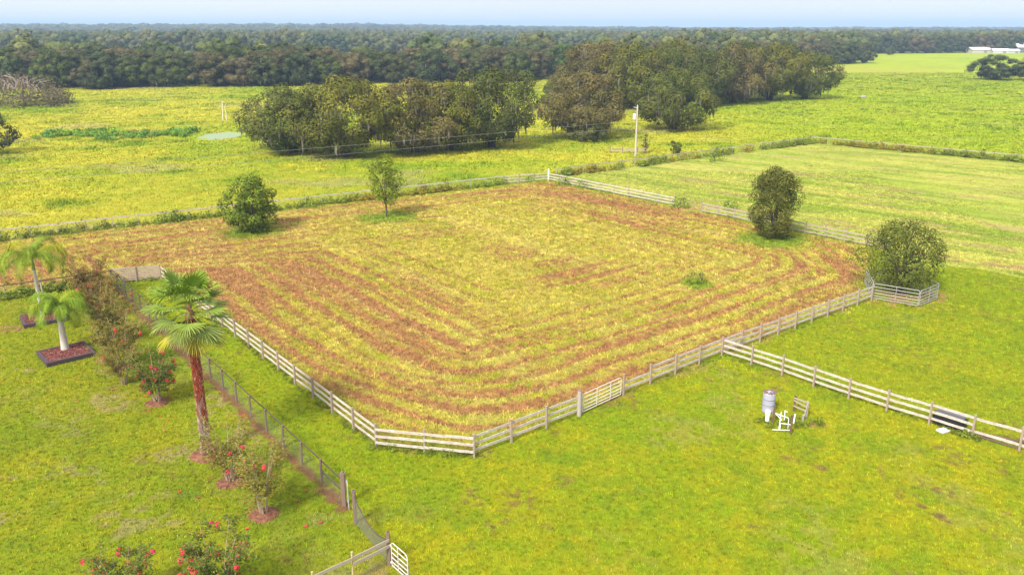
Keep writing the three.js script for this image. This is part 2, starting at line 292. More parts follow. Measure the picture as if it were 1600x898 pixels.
/** a fence: posts and boards, every one a part */
function fence(name, label, pts, o = {}) {
  const { heights = [.38, .78, 1.18], postH = 1.42, railM = M.rail, postM = M.post, pg = postGeo, side = -1, wire = 0, skip = () => false, ends = [true, true], group, railH = 1, jit = .02, postVar = .06, noPost = () => false } = o;
  const t = thing(name, label, 'fence', pts[0], 0, group), [ox, oz] = pts[0];
  pts.forEach(([x, z], i) => {
    if ((i === 0 && !ends[0]) || (i === pts.length - 1 && !ends[1]) || noPost(i)) return;
    const p = part('post', pg, postM, t); p.position.set(x - ox, -.3, z - oz); p.scale.y = postH + .3 + (RF() - .5) * postVar * 2; p.rotation.set((RF() - .5) * .03, RF() * .3 + Math.atan2(-(pts[Math.min(i + 1, pts.length - 1)][1] - pts[Math.max(i - 1, 0)][1]), pts[Math.min(i + 1, pts.length - 1)][0] - pts[Math.max(i - 1, 0)][0]) - .15, (RF() - .5) * .03);
  });
  for (let i = 0; i + 1 < pts.length; i++) {
    const [ax, az] = pts[i], [bx, bz] = pts[i + 1], dx = bx - ax, dz = bz - az, L = Math.hypot(dx, dz), nx = -dz / L * .083 * side, nz = dx / L * .083 * side, turn = Math.atan2(-dz, dx);
    heights.forEach((y, k) => {
      if (skip(i, k)) return;
      const r = part('rail', unitRails[(i * 3 + k * 5 + (RF() * 8 | 0)) % 8], railM, t); r.scale.set(L - .012, railH, 1);
      r.position.set((ax + bx) / 2 - ox + nx, y + (RF() - .5) * jit * 2, (az + bz) / 2 - oz + nz); r.rotation.set(0, turn, (RF() - .5) * jit);
    });
    if (wire) { const m = part('wire_mesh', wireMesh(L, wire), M.wire, t); m.position.set(ax - ox - nx * .9, 0, az - oz - nz * .9); m.rotation.y = turn; m.userData.kind = 'stuff'; }
  }
  return t;
}
const run = (a, b, n) => Array.from({ length: n + 1 }, (_, i) => [a[0] + (b[0] - a[0]) * i / n, a[1] + (b[1] - a[1]) * i / n]);
// a tube gate: frame, bars and uprights
function tubeBar(a, b, r, seg = 8) { const d = b.clone().sub(a), g = new THREE.CylinderGeometry(r, r, d.length(), seg); g.translate(0, d.length() / 2, 0); g.applyQuaternion(new THREE.Quaternion().setFromUnitVectors(V(0, 1, 0), d.normalize())); return g.translate(a.x, a.y, a.z); }
function tubeGate(name, label, cat, a, b, o = {}) {
  const { bars = 6, h0 = .18, h1 = 1.25, r = .024, m = M.white, ups = [.33, .66], group, round = .22 } = o, L = Math.hypot(b[0] - a[0], b[1] - a[1]);
  const t = thing(name, label, cat, a, Math.atan2(-(b[1] - a[1]), b[0] - a[0]), group);
  const c = new THREE.CurvePath(), q = (x0, y0, x1, y1) => c.add(new THREE.LineCurve3(V(x0, y0, 0), V(x1, y1, 0)));
  const e = .06; q(e, h0, L - e, h0); q(L - e, h0, L - e, h1 - round); c.add(new THREE.QuadraticBezierCurve3(V(L - e, h1 - round, 0), V(L - e, h1, 0), V(L - e - round, h1, 0))); q(L - e - round, h1, e + round, h1); c.add(new THREE.QuadraticBezierCurve3(V(e + round, h1, 0), V(e, h1, 0), V(e, h1 - round, 0))); q(e, h1 - round, e, h0);
  part('frame', new THREE.TubeGeometry(c, 120, r * 1.1, 7, false), m, t);
  for (let k = 1; k < bars - 1; k++) { const y = h0 + (h1 - h0) * Math.pow(k / (bars - 1), 1.15); part('bar', tubeBar(V(e, y, 0), V(L - e, y, 0), r), m, t); }
  for (const u of ups) part('upright', tubeBar(V(L * u, h0, .03), V(L * u, h1, .03), r * .9), m, t);
  for (const y of [h0 + .12, h1 - .2]) part('hinge', new THREE.BoxGeometry(.07, .07, .07).translate(.02, y, 0), m, t);
  return t;
}

// ---------------------------------------------------------------- white board fences
fence('board_fence', 'weathered white board fence along the left side of the paddock', run(C0, CL, 15), { side: 1 });
fence('board_fence', 'grey weathered board panel closing the grass lane behind the fan palm', run(CL, CP, 2), { side: 1, heights: [.2, .42, .64, .86, 1.08, 1.28], railM: M.wornRail, ends: [false, false] });
fence('board_fence', 'short two-bay white board fence across the nearest paddock corner', run(C0, C1, 2), { side: 1, ends: [false, true] });
fence('board_fence', 'three-bay white board fence left of the white tube gate', run(C1, CG, 3), { side: -1, ends: [false, false] });
fence('board_fence', 'white board fence right of the tube gate up to the fence junction', run(CH, CX, 4), { side: -1, skip: (i, k) => i === 0 && k === 2 });
fence('board_fence', 'white board fence between the fence junction and the tubular pen', run(CX, CE, 9), { side: -1, ends: [false, true] });
const crossPts = [CX, [16.25, -52.28], [17.8, -50.55], [19.24, -48.75], [20.78, -46.9], [22.38, -45.2], [24.14, -43.55], [25.75, -41.9], [27.47, -40.3], [29.1, -38.6], [30.7, -36.9]];
fence('board_fence', 'white board fence running right from the junction past the pump tank', crossPts, { side: -1, ends: [false, true], skip: (i, k) => i === 7 && k === 1 });
fence('board_fence', 'white board fence on the far right paddock side, back section', run(CB, [20.71, -104.2], 9), { side: 1, ends: [false, true], railM: M.rail });
fence('board_fence', 'grey-white board fence behind the round dark tree, paddock right side', run([23.55, -100.8], [38.6, -82.5], 10), { side: 1, heights: [.3, .72, 1.12], railM: M.wornRail });
fence('board_fence', 'white three-board corner piece of the back fence beside the tall post', run([-1.2, -119.6], CB, 3), { side: -1 });
{ const t = thing('gate_post', 'thick round grey gate post at the left end of the tube gate', 'post', CG); const p = part('shaft', new THREE.CylinderGeometry(.13, .14, 1.95, 12).translate(0, .68, 0), M.greyPost, t); part('cap', new THREE.CylinderGeometry(.125, .13, .03, 12).translate(0, 1.67, 0), M.midWood, t); }
{ const t = thing('corner_post', 'tall white post where the back fences meet', 'post', CB); part('shaft', chamferPost(.2), M.white, t).scale.y = 1.95; t.children[0].position.y = -.2; part('cap', new THREE.ConeGeometry(.16, .1, 4).rotateY(.785).translate(0, 1.81, 0), M.white, t); }
fence('back_fence', 'long single-rail back fence with wire between paddock and pasture', run([-57, -85.0], [-1.2, -119.6], 24), { side: -1, heights: [1.22], wire: 1.1, railM: M.rail, postM: M.greyPost, pg: slimPost, postH: 1.3 });
fence('back_fence', 'overgrown back fence beyond the hay field, left of its far corner', run([6.84, -126.3], [59.5, -164.9], 24), { side: -1, heights: [1.18], wire: 1.1, railM: M.wornRail, postM: M.greyPost, pg: slimPost, postH: 1.25 });
fence('back_fence', 'overgrown back fence beyond the hay field, right of its far corner', run([59.5, -164.9], [100, -128], 20), { side: -1, heights: [1.15], wire: 1.0, railM: M.wornRail, postM: M.greyPost, pg: slimPost, postH: 1.2 });
tubeGate('tube_gate', 'white tube gate in the front board fence', 'gate', [4.12, -44.75], [6.8, -47.34], { m: M.oldWhite, ups: [.36, .7], h1: 1.32 });
{ const t = thing('fence_brace', 'loose white rail braced across the fence junction', 'board', [14.9, -53.9]); const r = part('rail', unitRails[3], M.rail, t); r.scale.set(1.9, .9, 1); r.position.set(.75, 1.02, -.72); r.rotation.set(0, .62, -.06); const s = part('rail', unitRails[5], M.rail, t); s.scale.set(1.6, .8, 1); s.position.set(.62, .62, -.6); s.rotation.set(0, .7, .05); }

// ---------------------------------------------------------------- tubular pen round the tree
{
  const q = [[30.35, -66.6], [33.3, -64.5], [35.8, -66.5], [34.9, -70.6], [31.6, -71.2]], names = ['front panel of the galvanized tube pen below the tree', 'right-hand panel of the galvanized tube pen', 'rear right panel of the galvanized tube pen', 'rear panel of the galvanized tube pen', 'left panel of the galvanized tube pen beside the fence end'];
  for (let i = 0; i < 5; i++) tubeGate('pen_panel', names[i], 'panel', q[i], q[(i + 1) % 5], { m: M.galv, bars: 6, h0: .15, h1: 1.42, r: .022, ups: [.5], round: .12, group: 'panels of the tube pen' });
}

// ---------------------------------------------------------------- garden fence, walk gates, bottom corner
{
  const pts = run([-9.57, -36.98], CP, 18).reverse();
  fence('garden_fence', 'dark wooden rail and wire fence along the garden', pts, { heights: [1.28], railM: M.darkWood, postM: M.midWood, pg: roundPost, postH: 1.36, wire: 1.15, side: -1, railH: .62 });
  fence('garden_fence', 'end bay of the garden fence with two dark rails', [[-9.57, -36.98], [-8.16, -35.12]], { heights: [.68, 1.25], railM: M.darkWood, postM: M.midWood, pg: roundPost, postH: 1.42, wire: 1.1, side: -1, railH: .7, ends: [false, false] });
  const e = thing('gate_post', 'thick grey-brown timber post ending the garden fence', 'post', GE); part('shaft', chamferPost(.24), M.midWood, e).scale.set(1, 2.05, 1); e.children[0].position.y = -.3; part('cap', new THREE.CylinderGeometry(.05, .09, .14, 8).translate(0, 1.8, 0), M.midWood, e);
  tubeGate('walk_gate', 'narrow grey tube gate folded against the thick garden post', 'gate', [-7.86, -34.95], [-7.7, -34.35], { m: M.galv, bars: 5, h0: .15, h1: 1.5, r: .016, ups: [], round: .06 });
  const p1 = [-7.26, -33.48], p2 = [-5.24, -30.35];
  const g = thing('wire_gate', 'sagging wire gate with a curved top edge between two posts', 'gate', p1, Math.atan2(-(p2[1] - p1[1]), p2[0] - p1[0])); const L = Math.hypot(p2[0] - p1[0], p2[1] - p1[1]);
  const top = x => 1.45 - .62 * Math.pow(Math.sin(x / L * Math.PI * .92), .8), cv = []; for (let i = 0; i <= 16; i++) cv.push(V(.1 + (L - .2) * i / 16, top((L) * i / 16), 0));
  part('top_rail', new THREE.TubeGeometry(new THREE.CatmullRomCurve3(cv), 30, .03, 6), M.darkWood, g);
  const w = []; for (let x = .1; x < L; x += .055) w.push(new THREE.BoxGeometry(.006, top(x), .006).translate(x, top(x) / 2, 0)); for (let y = .08; y < 1.35; y += .07) { let x0 = null; for (let x = .08; x <= L; x += .06) { if (top(x) > y && x0 === null) x0 = x; if ((top(x) <= y || x + .06 > L) && x0 !== null) { w.push(new THREE.BoxGeometry(x - x0, .006, .006).translate((x + x0) / 2, y, .004)); x0 = null; } } }
  part('wire_mesh', mergeGeometries(w), M.wire, g).userData.kind = 'stuff';
  for (const [p, h, l] of [[p1, 1.72, 'weathered post at the upper end of the curved wire gate'], [p2, 1.62, 'weathered corner post by the white gate at the bottom edge']]) { const t = thing('gate_post', l, 'post', p); const s = part('shaft', chamferPost(.17), M.midWood, t); s.scale.y = h + .3; s.position.y = -.3; part('cap', new THREE.CylinderGeometry(.04, .075, .07, 8).translate(0, h + .03, 0), M.darkWood, t); }
  fence('garden_fence', 'wire fence with a peeling white top rail at the bottom edge', [p2, [-6.55, -29.1], [-7.9, -27.9], [-9.3, -26.6]], { heights: [1.0, 1.3], railM: M.wornRail, postM: M.paleWood, pg: slimPost, postH: 1.5, wire: 1.25, side: -1, ends: [false, true], skip: (i, k) => k === 0 && i > 0 });
  tubeGate('tube_gate', 'white tube gate cut by the bottom edge of the picture', 'gate', [-5.12, -30.15], [-4.25, -29.1], { m: M.oldWhite, bars: 6, h0: .2, h1: 1.35, ups: [.45], r: .02 });
  fence('garden_fence', 'low dark rail fence at the back of the garden behind the palms', run(CP, [-47.5, -63.9], 5), { heights: [1.2], railM: M.darkWood, postM: M.greyPost, pg: roundPost, postH: 1.3, wire: 1.05, side: -1, railH: .6, ends: [false, true] });
}

// ---------------------------------------------------------------- foliage builders
const leafMat = vmat(.7), barkMat = vmat(.95), mossMat = vmat(.95), petalMat = vmat(.7);
/** crown lobes on a dome; returns {crown, wood, moss} geometries */
function oak(seed, o) {
  const R = RNG(seed), { r = 9, h = 13, y0 = 2.2, lobes = 80, per = 260, leaf = .36, trunk = .7, moss = 240, tone = [.078, .088, .022], tint = .28, lobeR = .2, spread = 1, limbs = 8, brown = .25, sides = 6, flat = .78, mid = .36, rnd = .75, core = 0 } = o;
  const S = new Soup(), W = new Soup(), Ms = new Soup(), L = [];
  const cy = y0 + (h - y0) * mid, up = h - cy, dn = cy - y0;
  for (let i = 0; i < lobes; i++) { // lobes spread over an egg-shaped crown whose widest part lies at the height share mid
    const az = i * 2.39996 + (R() - .5) * .9, t = (i + .5) / lobes, sy = clamp(-.92 + 1.9 * t + (R() - .5) * .18, -1, 1), k = (R() < .14 ? .5 : 1) * (.74 + .3 * R()) * (.66 + .6 * noise(Math.cos(az) * 1.4 + 5, Math.sin(az) * 1.4 + sy * 1.5 + seed, seed));
    const lr = r * lobeR * (.65 + .65 * R()), rad = Math.pow(Math.max(0, 1 - sy * sy), .42) * k - .12;
    L.push({ x: Math.cos(az) * r * rad, z: Math.sin(az) * r * rad, y: cy + sy * (sy > 0 ? up * (.82 + .18 * k) - lr * .5 : dn - lr * .3), lr, tn: 1 + (R() - .5) * 2 * tint, br: R() < brown ? .3 + .5 * R() : R() * .15 });
  }
  for (const q of L) {
    const ox = q.x, oy = q.y - cy + .2 * h, oz = q.z, ol = Math.hypot(ox, oy, oz) || 1, n = per * (q.lr / (r * lobeR)) ** 2 * (.8 + .4 * R());
    for (let i = 0; i < n; i++) {
      let dx = R() * 2 - 1, dy = R() * 2 - 1, dz = R() * 2 - 1; const l = Math.hypot(dx, dy, dz); if (l > 1 || l < .05) { i--; continue; } dx /= l; dy /= l; dz /= l;
      if ((dx * ox + dy * oy + dz * oz) / ol < -.35 && R() < .75) continue;
      const rr = q.lr * (.70 + .38 * Math.pow(R(), .6)) * (.78 + .44 * noise(dx * 2.2 + q.x, dz * 2.2 + dy * 2.2 + q.z, seed + 3));
      let nx = dx + (R() - .5) * rnd, ny = dy + .3 + (R() - .5) * rnd, nz = dz + (R() - .5) * rnd; const nl = Math.hypot(nx, ny, nz) || 1;
      const v = q.tn * (.72 + .56 * R()), b = q.br * (.6 + .8 * R()), s = leaf * (.6 + .8 * R());
      S.leaf(q.x + dx * rr, Math.max(.25, q.y + dy * rr * flat), q.z + dz * rr, nx / nl, ny / nl, nz / nl, s, s * .62, R, [tone[0] * v * (1 + .5 * b), tone[1] * v * (1 + .2 * b), tone[2] * v * (1 + .4 * b)]);
    }
  }
  if (core) for (const q of L) { // closed inner masses of the lobes, for trees seen from far away
    const g = new THREE.IcosahedronGeometry(1, 1), p = g.attributes.position, col = [tone[0] * q.tn, tone[1] * q.tn, tone[2] * q.tn];
    for (let i = 0; i < p.count; i += 3) { const w = []; for (let j = 0; j < 3; j++) { const X = p.getX(i + j), Y = p.getY(i + j), Z = p.getZ(i + j), f = q.lr * core * (.7 + .6 * noise(X * 2 + q.x * 3, Z * 2 + Y * 3 + q.z, seed + 9)); w.push([q.x + X * f, Math.max(.2, q.y + Y * f * flat), q.z + Z * f]); } S.tri(w[0], w[1], w[2], col); }
  }
  const fork = V(0, h * .16 + .6, 0), bark = [.085, .068, .058];
  W.tube([V(0, -.4, 0), V(0, .25, 0), V(.05, h * .1, 0), fork], trunk * 1.25, trunk * .8, sides + 2, bark);
  for (let i = 0; i < limbs; i++) {
    const q = L[(i * 7 + 3) % L.length], e = V(q.x * .92, q.y, q.z * .92), m = V(q.x * .42, fork.y + (q.y - fork.y) * .62 + .4, q.z * .42), pts = []; for (let k = 0; k <= 6; k++) { const t = k / 6, a = fork.clone().lerp(m, t), b = m.clone().lerp(e, t); pts.push(a.lerp(b, t).add(V((R() - .5) * .3, (R() - .5) * .2, (R() - .5) * .3))); }
    W.tube(pts, trunk * .5 * (.6 + .4 * R()), .05, sides, bark);
  }
  for (let i = 0; i < moss; i++) {
    const q = L[R() * L.length | 0], a = R() * 6.283, rr = q.lr * (.5 + .55 * R()), x = q.x + Math.cos(a) * rr, z = q.z + Math.sin(a) * rr, y = q.y - q.lr * flat * .3 + R() * .4, len = Math.min(y - .3, (.8 + 2.2 * R() * R()) * h / 13), w = .09 + .14 * R(), b = R() * 3.14, c = Math.cos(b) * w, d = Math.sin(b) * w, v = .75 + .5 * R(), col = [.125 * v, .112 * v, .085 * v];
    if (len < .4) continue; const j = (R() - .5) * .3;
    Ms.quad([x - c, y, z - d], [x + c, y, z + d], [x + c * .8 + j, y - len * .6, z + d * .8 + j], [x - c * .7 + j, y - len * .55, z - d * .7 + j], col); Ms.tri([x + c * .8 + j, y - len * .6, z + d * .8 + j], [x - c * .7 + j, y - len * .55, z - d * .7 + j], [x + j, y - len, z - j], col);
  }
  return { crown: S.geo(), wood: W.geo(), moss: moss ? Ms.geo() : null };
}
function treeFrom(g, name, label, cat, pos, turn = 0, group) {
  const t = thing(name, label, cat, pos, turn, group);
  part('trunk', g.wood, barkMat, t); part('crown', g.crown, leafMat, t); if (g.moss) part('moss', g.moss, mossMat, t).userData.kind = 'stuff'; return t;
}

// ---------------------------------------------------------------- the moss-hung oaks in the pasture
const nearOaks = {};
{
  const P = [ // x, z, r, h, seed, label
    [-39.8, -152, 9.4, 12.2, 1, 'leftmost wide oak of the near pasture clump, moss on its low left branches'],
    [-29.5, -147, 10.4, 14.0, 2, 'broad oak with a thick forked trunk beside the power lines, left of the clump middle'],
    [-17.6, -152, 9.2, 13.2, 3, 'grey-green oak in the middle of the near pasture clump'],
    [-3.9, -159, 9.2, 15.2, 4, 'tall dark oak at the right end of the near pasture clump'],
    [-11.5, -155, 7.4, 12.6, 2, 'narrower oak filling the gap before the tall dark oak'],
    [14.8, -174, 9.6, 13.6, 3, 'brownish moss-laden oak just left of the utility pole'],
    [35.8, -187, 9.5, 13.6, 1, 'round dark green oak just right of the utility pole'],
  ];
  const tones = { 1: [.076, .095, .014], 2: [.10, .108, .012], 3: [.098, .09, .024], 4: [.064, .08, .014] }, G = nearOaks;
  for (const s of [1, 2, 3, 4]) G[s] = oak(1000 + s, { r: 9, h: 13.5, lobes: 84, per: 430, leaf: .33, rnd: .6, moss: s === 3 ? 420 : 260, tone: tones[s], brown: s === 3 ? .6 : .3, y0: 1.3, lobeR: .205, trunk: .75 });
  P.forEach(([x, z, r, h, s, l], i) => { const t = treeFrom(G[s], 'oak_tree', l, 'tree', [x, z], i * 1.3 + .4); t.scale.set(r / 9, h / 13.5, r / 9); });
  // low branch mass in front of the brownish oak
  const low = treeFrom(oak(1011, { r: 4.2, h: 4.2, y0: .3, lobes: 30, per: 150, leaf: .34, trunk: .25, moss: 40, tone: [.075, .085, .022], limbs: 5 }), 'oak_sapling', 'low bushy young oak in front of the brownish mossy oak', 'tree', [14.6, -167.5]);
  treeFrom(oak(1012, { r: 5.2, h: 9.5, y0: .8, lobes: 40, per: 170, leaf: .34, trunk: .35, moss: 30, tone: [.05, .055, .016], limbs: 6 }), 'oak_sapling', 'dark tree cut by the left edge of the picture', 'tree', [-94.5, -150]);
}
// woods: prototypes of medium detail, one object per tree along the wood's edge
const woodProtos = [];
{
  for (let s = 0; s < 5; s++) { const g = oak(2000 + s, { r: 8.5, h: 13.5, core: .6, rnd: .6, lobes: 60, per: 210, leaf: .44, moss: 70, sides: 5, limbs: 6, lobeR: .215, y0: .8, tone: [[.056, .066, .016], [.078, .074, .024], [.04, .055, .016], [.092, .082, .03], [.056, .076, .013]][s], brown: [.3, .6, .15, .7, .25][s], tint: .3 }); woodProtos.push(g); }
}
const woodThings = [];
function woodTree(i, x, z, r, h, name, label, group, turn) {
  const t = treeFrom(woodProtos[i % 5], name, label, 'tree', [x, z], turn, group); t.scale.set(r / 8.5, h / 13.5, r / 8.5); woodThings.push([x, z]); return t;
}
{
  const R = RNG(31);
  // right clump behind the pole
  const Q = [[21, -243, 11, 17.5, 'domed oak at the left of the right-hand grove, behind the mossy oak'], [34, -237, 11, 17.8, 'tall domed oak in the grove behind the utility pole'], [44, -246, 10, 16.5, 'oak in the grove right behind the round dark oak'], [54, -243, 10.5, 16.6, 'oak with a bare visible trunk in the right-hand grove'], [66, -254, 10.5, 16.8, 'moss-streaked oak near the middle of the right-hand grove'], [80, -264, 11, 17.4, 'large oak near the right end of the right-hand grove'], [93, -270, 10.5, 15, 'low-branched oak ending the right-hand grove'], [72, -268, 10, 18, 'rear oak peeping over the right-hand grove'], [28, -256, 10, 18, 'rear oak at the left of the right-hand grove'], [50, -262, 10, 18.5, 'rear oak over the middle of the right-hand grove'], [11.5, -232, 4.2, 8, 'slim pale tree beside the gap to the back field']];
  Q.forEach(([x, z, r, h, l], i) => { const t = treeFrom(nearOaks[1 + (i * 3 + 2) % 4], 'oak_tree', l, 'tree', [x, z], R() * 6.28); t.scale.set(r / 9, h / 13.5, r / 9); });
  const fresh = oak(2100, { core: .6, r: 6.5, h: 12, lobes: 40, per: 150, leaf: .42, moss: 0, tone: [.15, .2, .015], limbs: 4, lobeR: .25, sides: 5 }), deepG = oak(2101, { core: .6, r: 7, h: 13, lobes: 40, per: 170, leaf: .42, moss: 0, tone: [.05, .085, .018], limbs: 4, lobeR: .25, sides: 5 });
  treeFrom(fresh, 'wood_tree', 'bright yellow-green tree at the left end of the long wood', 'tree', [-187, -321]); treeFrom(deepG, 'wood_tree', 'deep green round tree above the wood left of the right-hand grove', 'tree', [22, -372]).scale.setScalar(1.15);
  // right edge pair
  woodTree(2, 206, -366, 10, 10.5, 'oak_tree', 'low spreading oak at the right edge of the far pasture, left one', null, 1); woodTree(0, 221, -360, 11, 11.5, 'oak_tree', 'dark spreading oak cut by the right edge of the far pasture', null, 2);
  // edge of the long wood behind the pasture
  const edge = [[-225, -300], [-184, -309], [-151, -304], [-143, -320], [-94, -317], [-64, -334], [-25, -345], [4, -352], [14, -394], [90, -404]];
  let n = 0;
  for (let k = 0; k + 1 < edge.length; k++) {
    const [ax, az] = edge[k], [bx, bz] = edge[k + 1], L = Math.hypot(bx - ax, bz - az);
    for (let row = 0; row < 4; row++) for (let d = (row % 2) * 4; d < L; d += 12.5 + R() * 5) {
      const x = ax + (bx - ax) * d / L + (R() - .5) * 5, z = az + (bz - az) * d / L - 5 - row * 11 - R() * 5; if (!inWedge(x, z, 8)) continue;
      const big = .72 + .62 * R() * R() + .1 * row, hh = (row === 0 ? 8.4 : 9.6) + 3.4 * (big - .7) + 7 * Math.pow(noise(x * .03, z * .03, 33), 1.3) * (.5 + .5 * R());
      woodTree(n++ * 7 + k, x, z, 9.6 * big, hh, 'wood_tree', `${['grey-green', 'brownish', 'dark green', 'tawny mossy', 'fresh green'][(n * 7 - 7 + k) % 5]} oak ${row ? 'standing deeper in' : 'at the front edge of'} the long wood behind the pasture`, 'trees of the long wood behind the pasture', R() * 6.28);
    }
  }
  const edge2 = [[128, -470], [160, -500], [229, -540]];
  for (let k = 0; k < 2; k++) { const [ax, az] = edge2[k], [bx, bz] = edge2[k + 1], L = Math.hypot(bx - ax, bz - az); for (let row = 0; row < 3; row++) for (let d = 0; d < L - (row ? 8 : 0); d += 11 + R() * 3) woodTree(n++ * 3, ax + (bx - ax) * d / L + (R() - .5) * 4 - row * 5, az + (bz - az) * d / L - row * 11 + (R() - .5) * 5, 8.5, 11.5 + 3 * R(), 'wood_tree', 'oak in the dark strip of wood right of the grove', 'trees of the strip of wood beyond the grove', R() * 6.28); }
  const edge3 = [[300, -716], [360, -735], [440, -752]];
  for (let k = 0; k < 2; k++) { const [ax, az] = edge3[k], [bx, bz] = edge3[k + 1], L = Math.hypot(bx - ax, bz - az); for (let row = 0; row < 2; row++) for (let d = 0; d < L; d += 12 + R() * 3) woodTree(n++ * 3, ax + (bx - ax) * d / L + (R() - .5) * 4, az + (bz - az) * d / L - row * 12, 9, 13 + 3 * R(), 'wood_tree', 'bluish tree of the far wood edge behind the far field', 'trees of the far wood edge', R() * 6.28); }
  woodTree(4, 300, -470 - 215, 4, 6, 'wood_tree', 'bright small tree at the end of the far wood edge', null, 0);
}
// far woods as one mass
{
  const R = RNG(47), far = [];
  for (let s = 0; s < 4; s++) far.push(oak(3000 + s, { r: 9, h: 13, core: .72, lobes: 26, per: 62, leaf: .72, moss: 0, sides: 3, limbs: 0, lobeR: .30, y0: 1, tone: [[.062, .078, .02], [.08, .082, .026], [.048, .068, .02], [.09, .10, .025]][s], brown: .4, tint: .35 }));
  const L = [[], [], [], []];
  const edgeZ = x => x < -140 ? -365 : x < -60 ? -370 : x < 6 ? -398 : x < 95 ? -455 : x < 130 ? -470 : x < 245 ? -545 - (x - 130) * .3 : x < 300 ? -620 - (x - 245) * 2 : -772;
  for (let z = -360; z > -3500; ) {
    const step = 11.5 * (1 + Math.max(0, -z - 900) / 900);
    for (let x = .64 * z - 20; x < -.64 * z + 20; x += step) {
      const X = x + (R() - .5) * step, Z = z - R() * step; if (Z > edgeZ(X) - 3) continue;
      const deep = edgeZ(X) - Z; if (deep > 25 && deep < 330 && X < 140) continue; if (deep > 330 && fbm(X * .0026 + 3, Z * .0062, 501) > .46) continue;
      const near = Z > -760, sc = (near ? .9 + .4 * R() : .75 + .5 * R()), k = .8 + .4 * R();
      L[R() * 4 | 0].push([X, hill(X, Z) - .3, Z, R() * 6.28, sc * Math.max(1, step / 13), sc * (1 + .25 * R()) * (near ? 1 : .95), k, k, k]);
    }
    z -= step;
  }
  L.forEach((l, i) => scatter('distant_wood', far[i].crown, leafMat, l, 'distant woods stretching to the horizon', 'woods'));
}
function hill(x, z) { return 13 * ss(-1500, -2700, z) * ss(700, -900, x) * (.6 + .7 * fbm(x * .0022, z * .0012, 511)) + 3 * ss(-1500, -2700, z) * fbm(x * .003 + 8, z * .002, 512); }
{
  const g = new THREE.PlaneGeometry(9000, 5000, 170, 80); g.rotateX(-Math.PI / 2); g.translate(-200, 0, -4000); const p = g.attributes.position, c = new Float32Array(p.count * 3);
  for (let i = 0; i < p.count; i++) { const x = p.getX(i), z = p.getZ(i); p.setY(i, hill(x, z) - .4 + (z < -3400 ? 9 * h2(i, 3, 9) : 0)); const k = .75 + .5 * noise(x * .006, z * .004, 521), f = ss(.44, .5, fbm(x * .0026 + 3, z * .0062, 501)); const q = mix3([.06, .075, .022], [.19, .2, .04], z > -3500 ? f : 0); c.set([q[0] * k, q[1] * k, q[2] * k], i * 3); }
  g.setAttribute('color', new THREE.BufferAttribute(c, 3)); g.computeVertexNormals();
  solo('hills', g, vmat(1), 'low wooded hills along the horizon', 'hills', null, 'structure');
}

// ---------------------------------------------------------------- single trees
treeFrom(oak(4001, { mid: .42, r: 3.1, h: 6.4, y0: .2, lobes: 70, per: 190, leaf: .24, trunk: .2, moss: 0, tone: [.115, .165, .012], tint: .34, brown: .1, limbs: 8, lobeR: .24, flat: .85 }), 'bushy_tree', 'bushy bright green tree by the back fence, left part of the paddock', 'tree', [-28.9, -90.6]);
treeFrom(oak(4002, { mid: .45, r: 2.2, h: 7.4, y0: 1.8, lobes: 52, per: 105, leaf: .22, trunk: .11, moss: 0, tone: [.15, .20, .012], tint: .3, brown: .1, limbs: 9, lobeR: .25, flat: .95 }), 'young_tree', 'slender young tree with a thin pale trunk in the paddock', 'tree', [-15.1, -97.9]);
treeFrom(oak(4003, { mid: .52, r: 3.2, h: 7.9, y0: .3, lobes: 84, per: 260, leaf: .17, trunk: .24, moss: 0, tone: [.08, .09, .012], tint: .3, brown: .25, limbs: 9, lobeR: .25, flat: .95 }), 'bushy_tree', 'dark oval tree beside the right paddock fence', 'tree', [28.1, -87.5]);
treeFrom(oak(4004, { mid: .48, r: 3.8, h: 6.5, y0: .7, lobes: 78, per: 215, leaf: .16, trunk: .28, moss: 0, tone: [.08, .10, .012], tint: .3, brown: .2, limbs: 12, lobeR: .23, flat: .95 }), 'bushy_tree', 'rounded tree growing inside the tubular pen', 'tree', [33.3, -68.4]);
treeFrom(oak(4005, { r: 1.15, h: 2.5, y0: .2, lobes: 18, per: 80, leaf: .22, trunk: .08, moss: 0, tone: [.06, .075, .014], limbs: 4, lobeR: .3 }), 'round_shrub', 'round dark shrub behind the overgrown fence right of the pole', 'shrub', [29.4, -149.6]);

